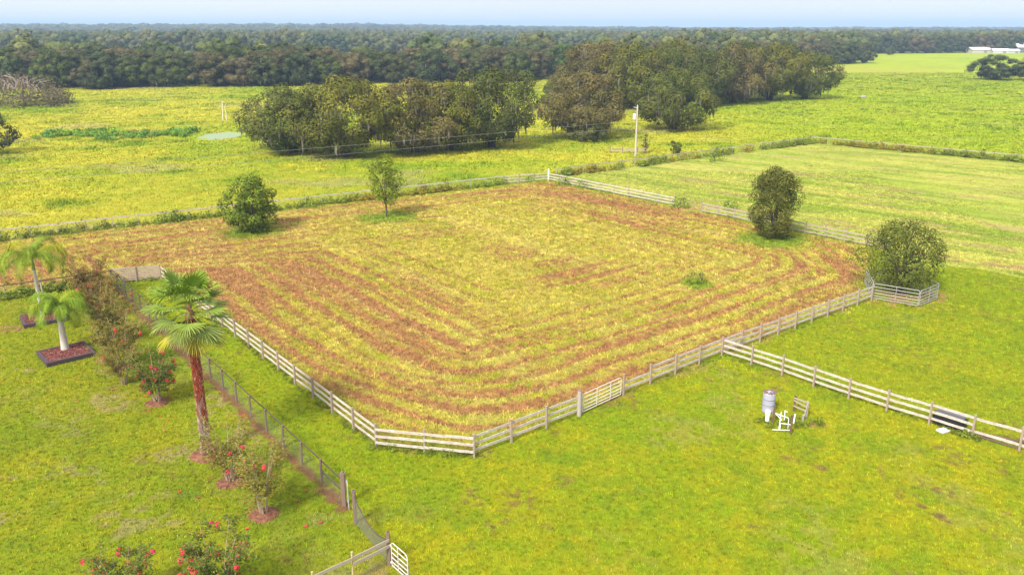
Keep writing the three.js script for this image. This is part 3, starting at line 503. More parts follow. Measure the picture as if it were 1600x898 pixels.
// ---------------------------------------------------------------- palms
{
  // fan palm
  const t = thing('fan_palm', 'tall fan palm with a red-brown trunk in the garden', 'palm', [-16.4, -39.95]), R = RNG(61), H = 7.9;
  const rad = y => .225 + .10 * Math.exp(-y * 1.6) - .02 * y / H;
  const prof = []; for (let i = 0; i <= 20; i++) { const y = -.2 + (H + .2) * i / 20; prof.push(new THREE.Vector2(rad(Math.max(0, y)) * .86, y)); }
  part('trunk', new THREE.LatheGeometry(prof, 16), mat(.13, .055, .04, .95), t);
  const boots = new Soup();
  for (let row = 0; row < 74; row++) for (let k = 0; k < 13; k++) {
    const y = .05 + row * (H - .1) / 74, a = (k + (row % 2) * .5) / 13 * 6.283 + R() * .12, r = rad(y), da = .2 + .06 * R(), hh = .17 + .05 * R(), out = .035 + .05 * R();
    const grey = clamp(ss(3.1, 1.2, y + (noise(a * 2, y * 2, 7) - .5) * 2.4) * .95 + (R() < .18 ? .5 : 0) - (y < .9 ? .5 : 0)), v = .65 + .7 * R(), col = mix3([.29 * v, .075 * v, .04 * v], [.40 * v, .33 * v, .29 * v], grey);
    const pt = (an, rr, yy) => [Math.cos(an) * rr, yy, Math.sin(an) * rr];
    boots.tri(pt(a - da, r * .9, y - hh * .5), pt(a + da, r * .9, y - hh * .5), pt(a, r + out, y + hh * .6), col); boots.tri(pt(a - da, r * .9, y - hh * .5), pt(a, r + out, y + hh * .6), pt(a - da * .3, r * .85, y + hh * .75), col); boots.tri(pt(a + da, r * .9, y - hh * .5), pt(a + da * .3, r * .85, y + hh * .75), pt(a, r + out, y + hh * .6), col);
  }
  part('leaf_base', boots.geo(), vmat(.95), t).userData.kind = 'stuff';
  function fan(dir, el, len, size, col, old) { // one fan leaf: petiole and blade of narrow segments with drooping tips
    const s = new Soup(), d = V(Math.cos(dir) * Math.cos(el), Math.sin(el), Math.sin(dir) * Math.cos(el)), side = V(-Math.sin(dir), 0, Math.cos(dir)), up = side.clone().cross(d).negate().normalize(); if (up.y < 0 && el < 1.2) up.negate();
    const base = V(0, H + .3 + .38 * Math.sin(el), 0).addScaledVector(d, .06), hub = base.clone().addScaledVector(d, len).add(V(0, -len * .12, 0)), a3 = v => [v.x, v.y, v.z];
    s.tube([base, base.clone().lerp(hub, .5).add(V(0, len * .05, 0)), hub], .035, .022, 4, [col[0] * 1.2, col[1] * 1.05, col[2]]);
    const n = 30, spanA = 1.75, pts = [];
    for (let i = 0; i <= n; i++) { const A = -spanA + 2 * spanA * i / n, fold = (i % 2 ? 1 : -1) * .035, rr = size * (.78 + .22 * Math.cos(A * .62)); const v = d.clone().multiplyScalar(Math.cos(A)).addScaledVector(side, Math.sin(A)).addScaledVector(up, fold + .16 * Math.abs(Math.sin(A))); pts.push([v, rr]); }
    for (let i = 0; i < n; i++) {
      const [v0, r0] = pts[i], [v1, r1] = pts[i + 1], m = .46, k = .75 + .5 * R(), tipY = old ? [.30, .23, .03] : [col[0] * 1.35, col[1] * 1.15, col[2] * 1.3];
      const a = hub.clone().addScaledVector(v0, r0 * m), b = hub.clone().addScaledVector(v1, r1 * m); a.y -= .05 * size; b.y -= .05 * size;
      const mid = v0.clone().add(v1).multiplyScalar(.5), e0 = hub.clone().addScaledVector(mid, r0 * .84).add(V(0, -(.12 + .05 * R()) * size, 0)), e = hub.clone().addScaledVector(mid, r0 * (1 + .06 * R())).add(V(0, -(.20 + .16 * R()) * size, 0)), c = [col[0] * k, col[1] * k, col[2] * k], tc = [tipY[0] * k, tipY[1] * k, tipY[2] * k];
      s.tri(a3(hub), a3(a), a3(b), c); const w = b.clone().sub(a).multiplyScalar(.34); s.quad(a3(a), a3(b), a3(e0.clone().add(w)), a3(e0.clone().sub(w)), c); s.tri(a3(e0.clone().sub(w)), a3(e0.clone().add(w)), a3(e), tc);
    }
    return s.geo();
  }
  const frondMat = vmat(.5);
  part('bud', new THREE.LatheGeometry([[.25, H - .1], [.2, H + .2], [.13, H + .5], [.05, H + .9], [.01, H + 1.2]].map(p => new THREE.Vector2(...p)), 12), mat(.19, .10, .05, .9), t);
  for (let i = 0; i < 32; i++) {
    const q = i / 31, el = 1.3 - 2.1 * Math.pow(q, .8) + (R() - .5) * .25, dir = i * 2.39996 + .6, old = q > .86, v = .85 + .35 * R();
    const col = old ? [.235 * v, .22 * v, .02] : mix3([.145 * v, .23 * v, .018], [.165 * v, .20 * v, .055], q);
    part('frond', fan(dir, el, .95 + .35 * (1 - Math.abs(q - .45)) * R() + .15 * (q < .3), (1.12 + .2 * R()) * (1 - .22 * q), col, old), frondMat, t);
  }
  const ring = (x, z, r, l) => { const g = new THREE.CircleGeometry(r, 28, 0, 6.2832), gg = new THREE.RingGeometry(.01, r, 40, 7); gg.rotateX(-Math.PI / 2); const p = gg.attributes.position, c = new Float32Array(p.count * 3); for (let i = 0; i < p.count; i++) { const X = p.getX(i), Z = p.getZ(i), q = Math.hypot(X, Z) / r, j = 1 + .18 * (noise(X * 3 + x, Z * 3 + z, 5) - .5); p.setXYZ(i, X * j, .12 * (1 - q * q) + .05 * h2(i, 2, 3) - (q > .95 ? .06 : 0) + .02, Z * j); const k = .6 + .8 * h2(i, 7, 1), w = mix3([.13, .05, .032], [.20, .10, .06], h2(i, 9, 4)); c.set([w[0] * k, w[1] * k, w[2] * k], i * 3); } gg.setAttribute('color', new THREE.BufferAttribute(c, 3)); gg.computeVertexNormals(); const m = solo('mulch_ring', gg, vmat(1), l, 'mulch', 'mulch rings round the garden plants'); m.position.set(x, .02, z); m.rotation.y = x; };
  globalThis.__ring = ring; ring(-16.4, -39.95, .95, 'red-brown mulch ring at the foot of the fan palm');
}
const ring = globalThis.__ring;
function featherPalm(label, pos, H, n, len, seed, thick, cols, droop) {
  const t = thing('feather_palm', label, 'palm', pos), R = RNG(seed);
  const prof = []; for (let i = 0; i <= 24; i++) { const y = -.15 + (H + .15) * i / 24; prof.push(new THREE.Vector2(thick * (1 + .22 * Math.exp(-Math.max(0, y) * 3) - .3 * Math.max(0, y) / H) * (i % 2 ? 1 : .96), y)); }
  part('trunk', new THREE.LatheGeometry(prof, 14), mat(.56, .53, .48, .9, { map: woodTex }), t);
  part('crownshaft', new THREE.CylinderGeometry(thick * .45, thick * .8, .9, 12).translate(0, H + .4, 0), mat(.20, .26, .07, .6), t);
  for (let i = 0; i < n; i++) {
    const s = new Soup(), dir = i * 2.39996 + seed, el = 1.35 - 1.0 * (i / n) + (R() - .5) * .2, hd = V(Math.cos(dir), 0, Math.sin(dir)), side = V(-Math.sin(dir), 0, Math.cos(dir)), pts = [], K = 26; let p = V(0, H + .8, 0), e = el;
    const col = cols[R() * cols.length | 0];
    for (let k = 0; k <= K; k++) { pts.push(p.clone()); p = p.clone().addScaledVector(hd, Math.cos(e) * len / K).add(V(0, Math.sin(e) * len / K, 0)); e -= droop / K * (.5 + 1.1 * k / K); }
    s.tube(pts, .028, .006, 4, [.22, .22, .05]);
    for (let k = 3; k <= K; k++) for (const sd of [-1, 1]) for (let m = 0; m < 3; m++) {
      const b = pts[k - 1].clone().lerp(pts[k], m / 3), tg = pts[k].clone().sub(pts[k - 1]).normalize(), ll = .8 * Math.sin(Math.PI * (.12 + .8 * k / K)) * (.8 + .4 * R()), out = side.clone().multiplyScalar(sd * (.75 + .2 * R())).addScaledVector(tg, .55).add(V(0, (m - 1) * .25, 0)).normalize();
      const mid = b.clone().addScaledVector(out, ll * .55).add(V(0, -.02, 0)), end = b.clone().addScaledVector(out, ll * .9).add(V(0, -.5 * ll - .06, 0)), w = tg.clone().multiplyScalar(.02), v = .75 + .5 * R(), c = [col[0] * v, col[1] * v, col[2] * v], a3 = q => [q.x, q.y, q.z];
      s.quad(a3(b.clone().sub(w)), a3(b.clone().add(w)), a3(mid.clone().add(w)), a3(mid.clone().sub(w)), c); s.tri(a3(mid.clone().sub(w)), a3(mid.clone().add(w)), a3(end), c);
    }
    part('frond', s.geo(), leafMat, t);
  }
  return t;
}
featherPalm('feather palm with a smooth white trunk in the nearer planter', [-31.5, -54.6], 2.5, 13, 2.6, 3, .27, [[.15, .24, .012], [.19, .25, .012], [.12, .21, .02]], 2.7);
featherPalm('taller slim feather palm with arching yellow-green fronds in the farther planter', [-36.9, -61.6], 4.1, 14, 3.7, 5, .17, [[.16, .24, .012], [.24, .25, .01], [.15, .22, .015]], 3.1);
// timber-framed planters
function planter(label, pos, w, d, turn) {
  const t = thing('planter', label, 'planter', pos, turn), b = .2, h = .16;
  for (let k = 0; k < 2; k++) { const y = .02 + h * k + h / 2, q = k ? .012 : 0; for (const s of [-1, 1]) { part('timber', new THREE.BoxGeometry(w - q, h - .012, b), M.blackWood, t).position.set(0, y, s * (d / 2 - b / 2) + q * s); part('timber', new THREE.BoxGeometry(b, h - .012, d - 2 * b - .01 - q), M.blackWood, t).position.set(s * (w / 2 - b / 2) + q * s, y, 0); } }
  const g = new THREE.PlaneGeometry(w - 2 * b, d - 2 * b, 40, 40); g.rotateX(-Math.PI / 2); const p = g.attributes.position; for (let i = 0; i < p.count; i++) p.setY(i, .24 + .06 * noise(p.getX(i) * 2, p.getZ(i) * 2, 4) + .03 * h2(i, 1, 1)); g.computeVertexNormals();
  part('mulch', g, mat(.10, .035, .025, 1), t);
  const R = RNG(pos[0] * 100 | 0), L = []; for (let i = 0; i < 1500; i++) { const x = (R() - .5) * (w - 2 * b - .06), z = (R() - .5) * (d - 2 * b - .06), v = .6 + 1.0 * R(), pale = R() < .14; L.push([x, .27 + .06 * noise(x * 2, z * 2, 4), z, R() * 6.28, .8 + .7 * R(), .8 + R(), (pale ? .25 : .11) * v, (pale ? .11 : .026) * v, (pale ? .08 : .022) * v, (R() - .5) * .9]); }
  scatter('bark_chip', new THREE.BoxGeometry(.11, .018, .045), mat(1, 1, 1, 1), L, null, null, 'stuff', t);
}
planter('dark timber planter of red bark mulch, nearer of the two', [-31.15, -54.0], 3.1, 2.9, .72);
planter('dark timber planter of red bark mulch, farther of the two', [-36.7, -61.4], 3.0, 2.8, .62);

// ---------------------------------------------------------------- crape myrtles
function myrtle(seed, h, r, o = {}) {
  const R = RNG(seed), S = new Soup(), W = new Soup(), F = new Soup(), { leaves = 34, tone = [.105, .12, .018], red = .12, flowers = .55, stems = 8 } = o;
  for (let i = 0; i < stems; i++) {
    const a = i / stems * 6.283 + R() * .6, sp = r * (.35 + .55 * R()), hh = h * (.72 + .28 * R()), base = V(Math.cos(a) * .14, -.1, Math.sin(a) * .14), tip = V(Math.cos(a) * sp, hh, Math.sin(a) * sp), mid = V(Math.cos(a) * sp * .35, hh * .5, Math.sin(a) * sp * .35), pts = [];
    for (let k = 0; k <= 7; k++) { const t = k / 7; pts.push(base.clone().lerp(mid, t).lerp(mid.clone().lerp(tip, t), t)); }
    W.tube(pts, .038 + .012 * R(), .008, 5, mix3([.30, .22, .16], [.42, .33, .24], R()));
    for (let k = 0; k < 15; k++) {
      const t = .30 + .68 * R(), q = pts[Math.min(6, t * 7 | 0)].clone().lerp(pts[Math.min(7, (t * 7 | 0) + 1)], t * 7 % 1), b = a + (R() - .5) * 3.6, l = (.35 + .75 * R()) * r * .62, e = q.clone().add(V(Math.cos(b) * l, l * (.75 - .9 * R()), Math.sin(b) * l)), m = q.clone().lerp(e, .5).add(V(0, .14 * l + .05, 0));
      W.tube([q, m, e], .009, .004, 3, [.24, .15, .09]);
      for (let j = 0; j < leaves; j++) { const u = .15 + .9 * R(), p = u < .5 ? q.clone().lerp(m, u * 2) : m.clone().lerp(e, u * 2 - 1); const v = .6 + .8 * R(), rd = R() < red ? R() : 0; S.leaf(p.x + (R() - .5) * .3, p.y + (R() - .5) * .26, p.z + (R() - .5) * .3, ...(() => { const x = R() - .5, y = .35 + R() * .6, z = R() - .5, n = Math.hypot(x, y, z); return [x / n, y / n, z / n]; })(), .10 + .05 * R(), .055 + .02 * R(), R, mix3([tone[0] * v, tone[1] * v, tone[2] * v], [.30 * v, .085 * v, .03 * v], rd)); }
      if (R() < flowers * .28) { const v = .8 + .4 * R(), pinkish = R(); for (let j = 0; j < 34; j++) { const x = R() - .5, y = R() - .5, z = R() - .5, n = Math.hypot(x, y, z) || 1, s = .08 + .06 * R(); F.leaf(e.x + x / n * s, e.y + y / n * s * 1.3 + .05, e.z + z / n * s, x / n, y / n, z / n, .085, .07, R, mix3([.62 * v, .035 * v, .05 * v], [.58 * v, .04 * v, .12 * v], pinkish)); } }
    }
  }
  return { w: W.geo(), c: S.geo(), f: F.geo() };
}
function myrtleThing(g, label, pos, turn, k) { const t = thing('crape_myrtle', label, 'shrub', pos, turn, 'flowering shrubs in the garden row'); part('stem', g.w, barkMat, t); part('foliage', g.c, leafMat, t); part('flower_cluster', g.f, petalMat, t); t.scale.setScalar(k); return t; }
{
  const a = myrtle(71, 3.6, 1.55, { leaves: 26, flowers: .25, tone: [.15, .15, .02], red: .2 }), b = myrtle(72, 3.4, 1.6, { leaves: 46, flowers: .75, tone: [.085, .125, .014] }), c = myrtle(73, 3.8, 2.0, { leaves: 54, flowers: .16, stems: 10, tone: [.14, .14, .02], red: .25 }), d = myrtle(74, 3.6, 2.0, { leaves: 54, flowers: .1, stems: 10, tone: [.16, .135, .025], red: .4 });
  const list = [[a, -11.7, -34.2, 0, .98, 'sparse flowering shrub with pale bare stems nearest the dark fence end', 'reddish mulch ring nearest the dark end of the garden fence'], [a, -14.2, -37.1, 2.2, .95, 'sparse flowering shrub just right of the fan palm foot', 'reddish mulch ring close to the right of the fan palm foot'], [b, -21.7, -46.4, 1, 1, 'dense green shrub with red flowers left of the fan palm trunk', 'reddish mulch ring under the dense green red-flowered shrub'], [c, -26.3, -52.0, 2, .92, 'wide olive flowering shrub between the planter and the dark fence', 'reddish mulch ring right of the nearer planter'],
    [c, -29.2, -57.0, 4, .9, 'red-flowered shrub behind the wide olive one, beside the fence', 0], [d, -32.6, -62.0, 0, .9, 'rusty shrub behind the white-trunked palm', 0], [d, -35.6, -66.8, 3, .98, 'brownish shrub farthest along the garden row', 0], [b, -11.6, -27.9, 4, 1.0, 'red-flowered shrub cut by the bottom edge, right one', 0], [b, -15.2, -27.4, 2.5, .85, 'pink-flowered shrub cut by the bottom edge, left one', 0], [c, -25.0, -49.2, 5, .7, 'smaller shrub between the olive shrub and the lone red-flowered one', 0]];
  for (const [g, x, z, tn, k, l, rg] of list) { myrtleThing(g, l, [x, z], tn, k); if (rg) ring(x, z, .72, rg); }
  // fallen flower heads and petals on the lawn
  const R = RNG(19), P = []; for (let i = 0; i < 34; i++) { const t = R(), x = -10.5 - t * 19 + (R() - .5) * 5, z = -33 - t * 22 + (R() - .5) * 5; if (off(Lgard, x, z) * SG.g < .3) continue; const v = .7 + .6 * R(); P.push([x, .06, z, R() * 6.28, .4 + .6 * R(), .8, .5 * v, .07 * v, .06 * v]); }
  scatter('fallen_petals', (() => { const s = new Soup(), q = RNG(8); for (let i = 0; i < 16; i++) s.leaf((q() - .5) * .2, q() * .08, (q() - .5) * .2, 0, 1, 0, .09, .07, q, [1, 1, 1]); return s.geo(); })(), vmat(.8), P, 'fallen red petals on the lawn under the shrubs', 'petals');
}

// ---------------------------------------------------------------- pump tank and its pipes
{
  const t = thing('water_tank', 'lavender-grey pressure tank with dark bands on the meadow', 'tank', [15.3, -45.2]);
  const prof = [[0, -.05], [.33, -.05], [.365, .05], [.37, .2], [.362, .21], [.362, .5], [.374, .51], [.374, .54], [.362, .55], [.362, .86], [.374, .87], [.374, .90], [.362, .91], [.362, 1.2], [.34, 1.28], [.2, 1.31], [0, 1.32]].map(p => new THREE.Vector2(...p));
  part('shell', new THREE.LatheGeometry(prof, 32), mat(.33, .335, .41, .6), t);
  for (const y of [.525, .885]) part('band', new THREE.TorusGeometry(.374, .014, 6, 32).rotateX(Math.PI / 2).translate(0, y, 0), mat(.10, .10, .13, .6), t);
  const R = RNG(3), L = []; for (let i = 0; i < 90; i++) { const a = R() * 6.28, r = Math.sqrt(R()) * .34; const v = .6 + .8 * R(); L.push([Math.cos(a) * r, 1.30, Math.sin(a) * r, R() * 6.28, .8 + R(), .8 + R(), .16 * v, .09 * v, .08 * v, (R() - .5)]); }
  scatter('leaf_litter', new THREE.BoxGeometry(.12, .015, .06), mat(1, 1, 1, 1), L, null, null, 'stuff', t);
  const f = thing('water_filter', 'white cylindrical water filter hanging on a brown post', 'filter', [14.95, -43.55]);
  part('housing', new THREE.LatheGeometry([[0, .18], [.1, .2], [.12, .28], [.12, .62], [.15, .64], [.15, .86], [.13, .9], [0, .92]].map(p => new THREE.Vector2(...p)), 20).translate(-.2, 0, .02), M.white, f); part('bracket', new THREE.BoxGeometry(.16, .05, .05).translate(-.05, .75, .02), mat(.05, .05, .06, .6), f);
  const posts = [[14.98, -43.55, 1.15, 'brown post carrying the white filter'], [15.62, -42.35, 1.12, 'brown post at the right end of the white pipes'], [16.75, -45.25, 1.0, 'grey post at the left of the small leaning rail frame']];
  for (const [x, z, h, l] of posts) { const p = thing('timber_post', l, 'post', [x + .1, z]); const s = part('shaft', chamferPost(.11), M.brown, p); s.scale.y = h + .3; s.position.y = -.3; s.rotation.z = -.03; part('cap', new THREE.BoxGeometry(.07, .05, .07).translate(0, h + .02, 0), M.darkWood, p); }
  const c = thing('pipe_stub', 'white pipe stub on top of the right brown post', 'pipe', [15.78, -42.35]); part('pipe', tubeBar(V(.06, .7, .02), V(.1, 1.25, .02), .045), M.white, c);
  const w = thing('pipe_manifold', 'white plastic pipe manifold between the two brown posts', 'pipes', [15.1, -43.2]);
  const pipes = [[[.05, .78, -.2], [.65, .72, .3]], [[.65, .72, .3], [.65, .1, .35]], [[.3, .95, .0], [.12, .1, .4]], [[-.3, .12, .55], [.75, .12, .62]], [[.1, .12, .6], [.22, .4, .3]], [[.22, .4, .3], [.72, .42, .5]], [[.72, .42, .5], [.72, .05, .6]], [[.45, .55, .2], [.5, 1.05, .0]], [[.5, 1.05, .0], [.62, 1.0, .1]], [[.05, .78, -.2], [.3, .55, .25]]];
  pipes.forEach(([a, b]) => part('pipe', tubeBar(V(...a), V(...b), .021), M.white, w));
  const fr = thing('rail_frame', 'small grey leaning timber frame right of the tank', 'frame', [17.3, -44.35]);
  const s1 = part('post', chamferPost(.12), M.greyPost, fr); s1.scale.y = 1.35; s1.position.y = -.3; for (const [y, tl] of [[.42, .05], [.72, -.06], [.95, .1]]) { const r = part('rail', unitRails[1], M.wornRail, fr); r.scale.set(1.0, .55, 1); r.position.set(-.25, y, -.42); r.rotation.set(0, -1.02, tl); } const br = part('brace', unitRails[2], M.greyPost, fr); br.scale.set(1.25, .6, 1); br.position.set(-.2, .5, .32); br.rotation.set(0, .95, .9); const s2 = part('post', chamferPost(.1), M.greyPost, fr); s2.scale.y = .8; s2.position.set(-.42, -.3, .62);
}
// trough, slab and fallen planks at the cross fence
{
  const dir = Math.atan2(-(-41.9 + 43.55), 25.75 - 24.14), t = thing('feed_trough', 'black feed trough with grey dented sheets behind the cross fence', 'trough', [25.15, -43.25], dir);
  const out = new THREE.Shape([[-.78, 0], [.78, 0], [.86, .62], [-.86, .62]].map(p => new THREE.Vector2(...p)));
  part('tub', new THREE.ExtrudeGeometry(out, { depth: .6, bevelEnabled: true, bevelSize: .02, bevelThickness: .02, bevelSegments: 2 }).translate(0, .05, -.3), mat(.012, .012, .014, .5), t);
  const lid = part('lid', new THREE.BoxGeometry(1.55, .03, .58, 8, 1, 3), mat(.13, .125, .13, .85), t), p = lid.geometry.attributes.position; for (let i = 0; i < p.count; i++) p.setY(i, p.getY(i) + .05 * noise(p.getX(i) * 3, p.getZ(i) * 3, 2)); lid.geometry.computeVertexNormals(); lid.position.set(-.02, .74, .0); lid.rotation.x = .22;
  for (const x of [-.6, .05, .6]) part('foot', new THREE.BoxGeometry(.1, .12, .5).translate(x, .04, 0), M.concrete, t);
  const s = thing('concrete_slab', 'pale concrete slab lying in the grass before the trough', 'slab', [24.5, -42.62], .4, null, .03); const sg = new THREE.BoxGeometry(.62, .09, .46); part('slab', sg, M.concrete, s).position.y = .05;
  const pl = [[26.75, -41.9, 1.9, .35, .02, 'brown fallen plank behind the last bay of the cross fence'], [26.9, -41.2, 2.1, .75, -.02, 'dark brown plank under the bottom rail of the last bay'], [27.6, -41.6, 1.6, .6, 0, 'short brown plank beside the other fallen plank']];
  for (const [x, z, l, tn, tilt, lb] of pl) { const b = solo('fallen_plank', new THREE.BoxGeometry(l, .05, .16), M.brown, lb, 'plank', 'planks fallen at the cross fence'); b.position.set(x, .09, z); b.rotation.set(0, -tn, tilt); }
}
// ---------------------------------------------------------------- utility pole and lines
{
  const A = V(21.94, 0, -148), B = V(-74, 0, -87);
  const t = thing('utility_pole', 'pale utility pole with a grey transformer in the pasture', 'pole', [A.x, A.z]);
  part('shaft', new THREE.CylinderGeometry(.13, .18, 9.0, 12).translate(0, 4.1, 0), mat(.52, .47, .42, .9, { map: woodTex }), t);
  const tr = part('transformer', new THREE.LatheGeometry([[0, 0], [.24, .02], [.27, .08], [.27, .92], [.22, 1.0], [.06, 1.04], [0, 1.05]].map(p => new THREE.Vector2(...p)), 18).translate(-.48, 6.3, .1), mat(.58, .60, .64, .5), t);
  part('bushing', new THREE.CylinderGeometry(.05, .07, .3, 8).translate(-.48, 7.45, .1), mat(.3, .22, .18, .4), tr);
  part('arm', tubeBar(V(0, 8.3, 0), V(-.7, 8.45, .1), .045), mat(.6, .6, .6, .6), t); part('insulator', new THREE.CylinderGeometry(.06, .08, .28, 8).translate(0, 8.72, 0), mat(.5, .5, .5, .4), t);
  const p2 = copyOf(t, [B.x, B.z], .6, 1, 'utility pole off to the left carrying the other end of the lines');
  [[6.15, 5.9, .9, 'upper power line sagging across the pasture from the pole'], [5.0, 4.7, .9, 'lower power line sagging across the pasture from the pole']].forEach(([ya, yb, sag, l]) => { const pts = []; for (let i = 0; i <= 40; i++) { const u = i / 40, p = A.clone().lerp(B, u); p.y = ya + (yb - ya) * u - sag * 4 * u * (1 - u) * .35; pts.push(p); } solo('power_line', new THREE.TubeGeometry(new THREE.CatmullRomCurve3(pts), 60, .02, 5), mat(.20, .20, .20, .7), l, 'wire', 'power lines'); });
  // ivy-covered stump pole and old rails by the utility pole
  treeFrom(oak(4101, { r: .55, h: 3.6, y0: .6, lobes: 12, per: 40, leaf: .26, trunk: .16, moss: 0, tone: [.085, .085, .02], limbs: 2, lobeR: .55, brown: .5 }), 'vine_stump', 'vine-covered dead trunk beside the utility pole', 'stump', [24.1, -151]);
  fence('old_rails', 'remains of an old rail fence beside the utility pole', [[17.8, -151.2], [20, -150.8], [22.6, -150.5], [24.2, -150.3]], { heights: [.5, .95], railM: M.wornRail, postM: M.midWood, postH: 1.2, jit: .05 });
  const sn = thing('dead_tree', 'bleached dead tree with two bare trunks in the pasture', 'tree', [-70.5, -205.6]); const w = new Soup(); w.tube([V(0, -.3, 0), V(.1, 2, 0), V(.4, 3.6, .2), V(.3, 4.8, .1)], .13, .04, 7, [.62, .56, .48]); part('trunk', w.geo(), barkMat, sn); const w2 = new Soup(); w2.tube([V(.9, -.3, .2), V(1.0, 1.8, .2), V(.7, 3.2, 0), V(-.5, 4.2, 0)], .11, .03, 7, [.58, .53, .46]); w2.tube([V(.7, 3.2, 0), V(1.4, 4.1, .2)], .07, .03, 5, [.58, .53, .46]); part('trunk', w2.geo(), barkMat, sn);
}
// pond, brush heap, weeds, sheds
{
  const S = new THREE.Shape(), R = RNG(12); for (let i = 0; i < 40; i++) { const a = i / 40 * 6.283, k = .7 + .5 * noise(Math.cos(a) * 2, Math.sin(a) * 2, 3), x = Math.cos(a) * 4.4 * k, z = Math.sin(a) * 6.2 * k; i ? S.lineTo(x, z) : S.moveTo(x, z); }
  const g = new THREE.ShapeGeometry(S); g.rotateX(-Math.PI / 2); const p = solo('pond', g, mat(.20, .26, .14, .7), 'small pale pond in the pasture left of the oaks', 'pond', null, 'structure'); p.position.set(-61, -.02, -176);
  const b = oak(4201, { mid: .2, r: 16, h: 8.6, y0: .2, lobes: 70, per: 130, leaf: .5, trunk: .4, moss: 120, tone: [.105, .092, .045], brown: .8, limbs: 24, lobeR: .2, tint: .2 });
  const t = thing('brush_heap', 'grey-brown heap of a fallen tree at the left edge of the pasture', 'brush heap', [-142, -247]); part('foliage', b.crown, leafMat, t); part('trunk', b.wood, barkMat, t);
  const br = new Soup(); for (let i = 0; i < 46; i++) { const a = R() * 6.28, r = R() * 8, x = Math.cos(a) * r, z = Math.sin(a) * r * .7 + 2, y = 4.5 + 3.2 * (1 - r / 9), l = 2 + 3 * R(), c = R() * 6.28; br.tube([V(x, y - 1.5, z), V(x + Math.cos(c) * l * .4, y + .4, z + Math.sin(c) * l * .4), V(x + Math.cos(c) * l, y + .6 + R(), z + Math.sin(c) * l)], .13, .03, 4, [.36, .29, .25]); } part('bare_branch', br.geo(), barkMat, t).userData.kind = 'stuff';
  // broad-leaved weeds
  const bl = oak(4301, { r: .7, h: .85, y0: .1, lobes: 9, per: 22, leaf: .26, trunk: .02, moss: 0, limbs: 0, tone: [.13, .23, .02], lobeR: .45, brown: .05 }).crown, RW = RNG(23), P = [];
  for (let i = 0; i < 210; i++) { const x = -98 + RW() * 30, z = -171 - RW() * 9 - 3 * Math.sin((x + 96) * .3); if (noise(x * .22, z * .22, 9) < .42) continue; const k = .7 + 1.3 * RW() * RW(), v = .75 + .6 * RW(), blue = RW() < .25 ? 1.9 : 1; P.push([x, -.05, z, RW() * 6.28, k, k, v * (blue > 1 ? .8 : 1), v, v * blue]); }
  scatter('broadleaf_weeds', bl, leafMat, P, 'patch of broad-leaved green weeds in the left pasture', 'weeds');
  // weeds and vines along the fences
  const wl = oak(4302, { r: .42, h: .75, y0: .02, lobes: 8, per: 26, leaf: .13, trunk: .01, moss: 0, limbs: 0, tone: [.125, .175, .018], lobeR: .5, brown: .3, rnd: 1.5 }).crown, Q = [], D = [];
  const line = (a, b, dens, sc, rusty, list, spread = .5, y = 0) => { const L = Math.hypot(b[0] - a[0], b[1] - a[1]); for (let d = 0; d < L; d += dens * (.4 + 1.2 * RW())) { const u = d / L, x = a[0] + (b[0] - a[0]) * u + (RW() - .5) * spread * 2, z = a[1] + (b[1] - a[1]) * u + (RW() - .5) * spread * 2; if (noise(d * .16, a[0], 77) < .38 && RW() < .8) continue; const k = sc * (.5 + .9 * RW()), v = .7 + .6 * RW(), rd = rusty && noise(d * .11 + 9, b[0], 78) > .6 ? .2 + .4 * RW() : 0; list.push([x, y - .03, z, RW() * 6.28, k, k * (.7 + .6 * RW()), v * (1 + 1.1 * rd), v * (1 - .25 * rd), v]); } };
  line(BL, [-1.2, -119.6], .32, 1.15, true, Q); line([6.84, -126.3], [59.5, -164.9], .26, 1.35, true, Q, .7, -.05); line([59.5, -164.9], [98, -130], .26, 1.35, true, Q, .7, -.05); line(C0, CL, .35, .38, false, D, .22); line(C1, CG, .4, .36, false, D, .2); line(CH, CE, .45, .32, false, D, .2); line(CX, [27.5, -40.3], .4, .4, false, D, .25); line(C0, C1, .2, .5, false, D, .25); line(CB, [20.7, -104.2], .5, .5, true, D, .35); line(CP, CL, .2, .5, false, D, .3); line(CP, [-47.5, -63.9], .2, 1.2, true, D, .4); line([14.6, -43.8], [17.2, -43.6], .09, .5, false, D, .7); line([30.4, -66.6], [33.3, -64.5], .5, .3, false, D, .3); line([25.0, -42.4], [26, -41.4], .15, .55, false, D, .3); line([23.55, -100.8], CR, .5, .55, false, D, .3);
  scatter('fence_line_weeds', wl, leafMat, Q, 'weeds and vines along the back fences', 'weeds'); scatter('fence_foot_weeds', wl, leafMat, D, 'leafy weeds at the foot of the board fences', 'weeds');
  const clump = oak(4303, { r: .9, h: 1.25, y0: .05, lobes: 12, per: 38, leaf: .15, trunk: .03, moss: 0, limbs: 3, tone: [.14, .21, .018], lobeR: .42, brown: .15, tint: .4, rnd: 1.6 });
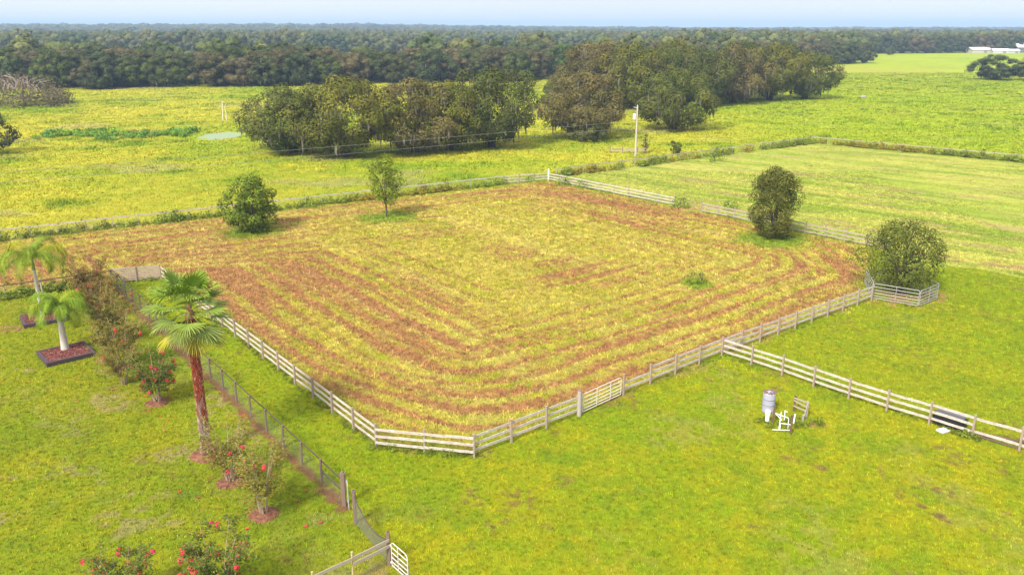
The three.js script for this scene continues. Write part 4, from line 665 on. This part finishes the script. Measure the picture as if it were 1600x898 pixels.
  [[-40, -95.6, 1.6, 'dark green weed clump on the back fence left of the bushy tree'], [-12.2, -114.2, 1.2, 'green weed clump on the back fence right of the young tree'], [27.2, -102.6, 1.1, 'upright green weed clump inside the gap of the right fence'], [21.3, -103.2, 1.15, 'tall weed clump at the end of the right back fence'], [7.6, -119, 1.3, 'leafy weed clump beside the tall white post'], [10, -117, 1.1, 'second leafy clump along the right back fence'], [2.4, -121.2, .9, 'small dark clump on the three-board corner piece'], [16.5, -70.7, .95, 'pale green weed clump alone in the cut paddock'], [-34.9, -70.0, .9, 'dark weed clump before the grey board panel'], [34.5, -141.5, 1.5, 'bushy clump on the overgrown fence right of the round shrub'], [-26, -103.6, 1.2, 'weed clump on the back fence between the two paddock trees']].forEach(([x, z, k, l], i) => { const t = thing('weed_clump', l, 'weeds', [x, z], i * 1.7); part('foliage', clump.crown, leafMat, t); part('stem', clump.wood, barkMat, t); t.scale.set(k, k * (.8 + .1 * (i % 4)), k); });
  // dark tussocks dotted over the right pasture
  const TT = []; for (let i = 0; i < 260; i++) { const x = 40 + RW() * 150, z = -190 - RW() * 150, v = .7 + .5 * RW(); if (x > 90 && z > -150 || !inWedge(x, z) || fbm(x * .03, z * .04, 601) < .5) continue; TT.push([x, -.08, z, RW() * 6.28, .9 + 1.2 * RW(), .5 + .5 * RW(), .75 * v, .9 * v, v]); }
  scatter('pasture_tussocks', wl, leafMat, TT, 'dark tussocks dotted over the right pasture', 'weeds');
  const st = thing('stone', 'pale grey stone in the right pasture beyond the grove', 'stone', [113.4, -273.9]); const sg = new THREE.IcosahedronGeometry(.75, 2), sp = sg.attributes.position; for (let i = 0; i < sp.count; i++) { const k = .8 + .4 * noise(sp.getX(i) * 1.5 + 4, sp.getZ(i) * 1.5 + sp.getY(i), 3); sp.setXYZ(i, sp.getX(i) * k * 1.3, sp.getY(i) * k * .6 + .2, sp.getZ(i) * k); } sg.computeVertexNormals(); part('rock', sg, mat(.28, .26, .25, 1), st);
  function shed(label, pos, w, d, h, rh, wallM, roofM, turn) { const t = thing('farm_shed', label, 'shed', pos, turn); const S = new THREE.Shape([[-d / 2, 0], [d / 2, 0], [d / 2, h], [0, h + rh], [-d / 2, h]].map(p => new THREE.Vector2(...p))); part('wall', new THREE.ExtrudeGeometry(S, { depth: w, bevelEnabled: false }).rotateY(Math.PI / 2).translate(-w / 2, -.2, 0), wallM, t); const sl = Math.hypot(d / 2 + .6, rh * 1.1), an = Math.atan2(rh, d / 2); for (const s of [-1, 1]) { const r = part('roof', new THREE.BoxGeometry(w + 1.2, .16, sl), roofM, t); r.position.set(0, h + rh / 2 - .02, s * (d / 4 + .12)); r.rotation.x = s * an; } part('door', new THREE.BoxGeometry(2.6, h * .8, .1).translate(w * .2, h * .4 - .2, d / 2 + .06), mat(.2, .2, .2, .8), t); return t; }
  shed('long white-roofed shed at the far end of the right pasture', [397, -735], 17, 9, 2.6, 1.9, mat(.4, .37, .34), M.roof, .1); shed('low white shed right of the long shed', [411, -728], 13, 7, 2.1, 1.4, mat(.45, .43, .41), M.roof, -.1); shed('third low white shed nearer the right edge', [421, -726], 8, 6, 2, 1.2, mat(.45, .43, .41), M.roof, .05); shed('dark-walled barn with a white roof at the right edge', [447, -748], 26, 14, 4.4, 3, mat(.12, .12, .13), M.roof, 0);
}
renderer.render(scene, camera);
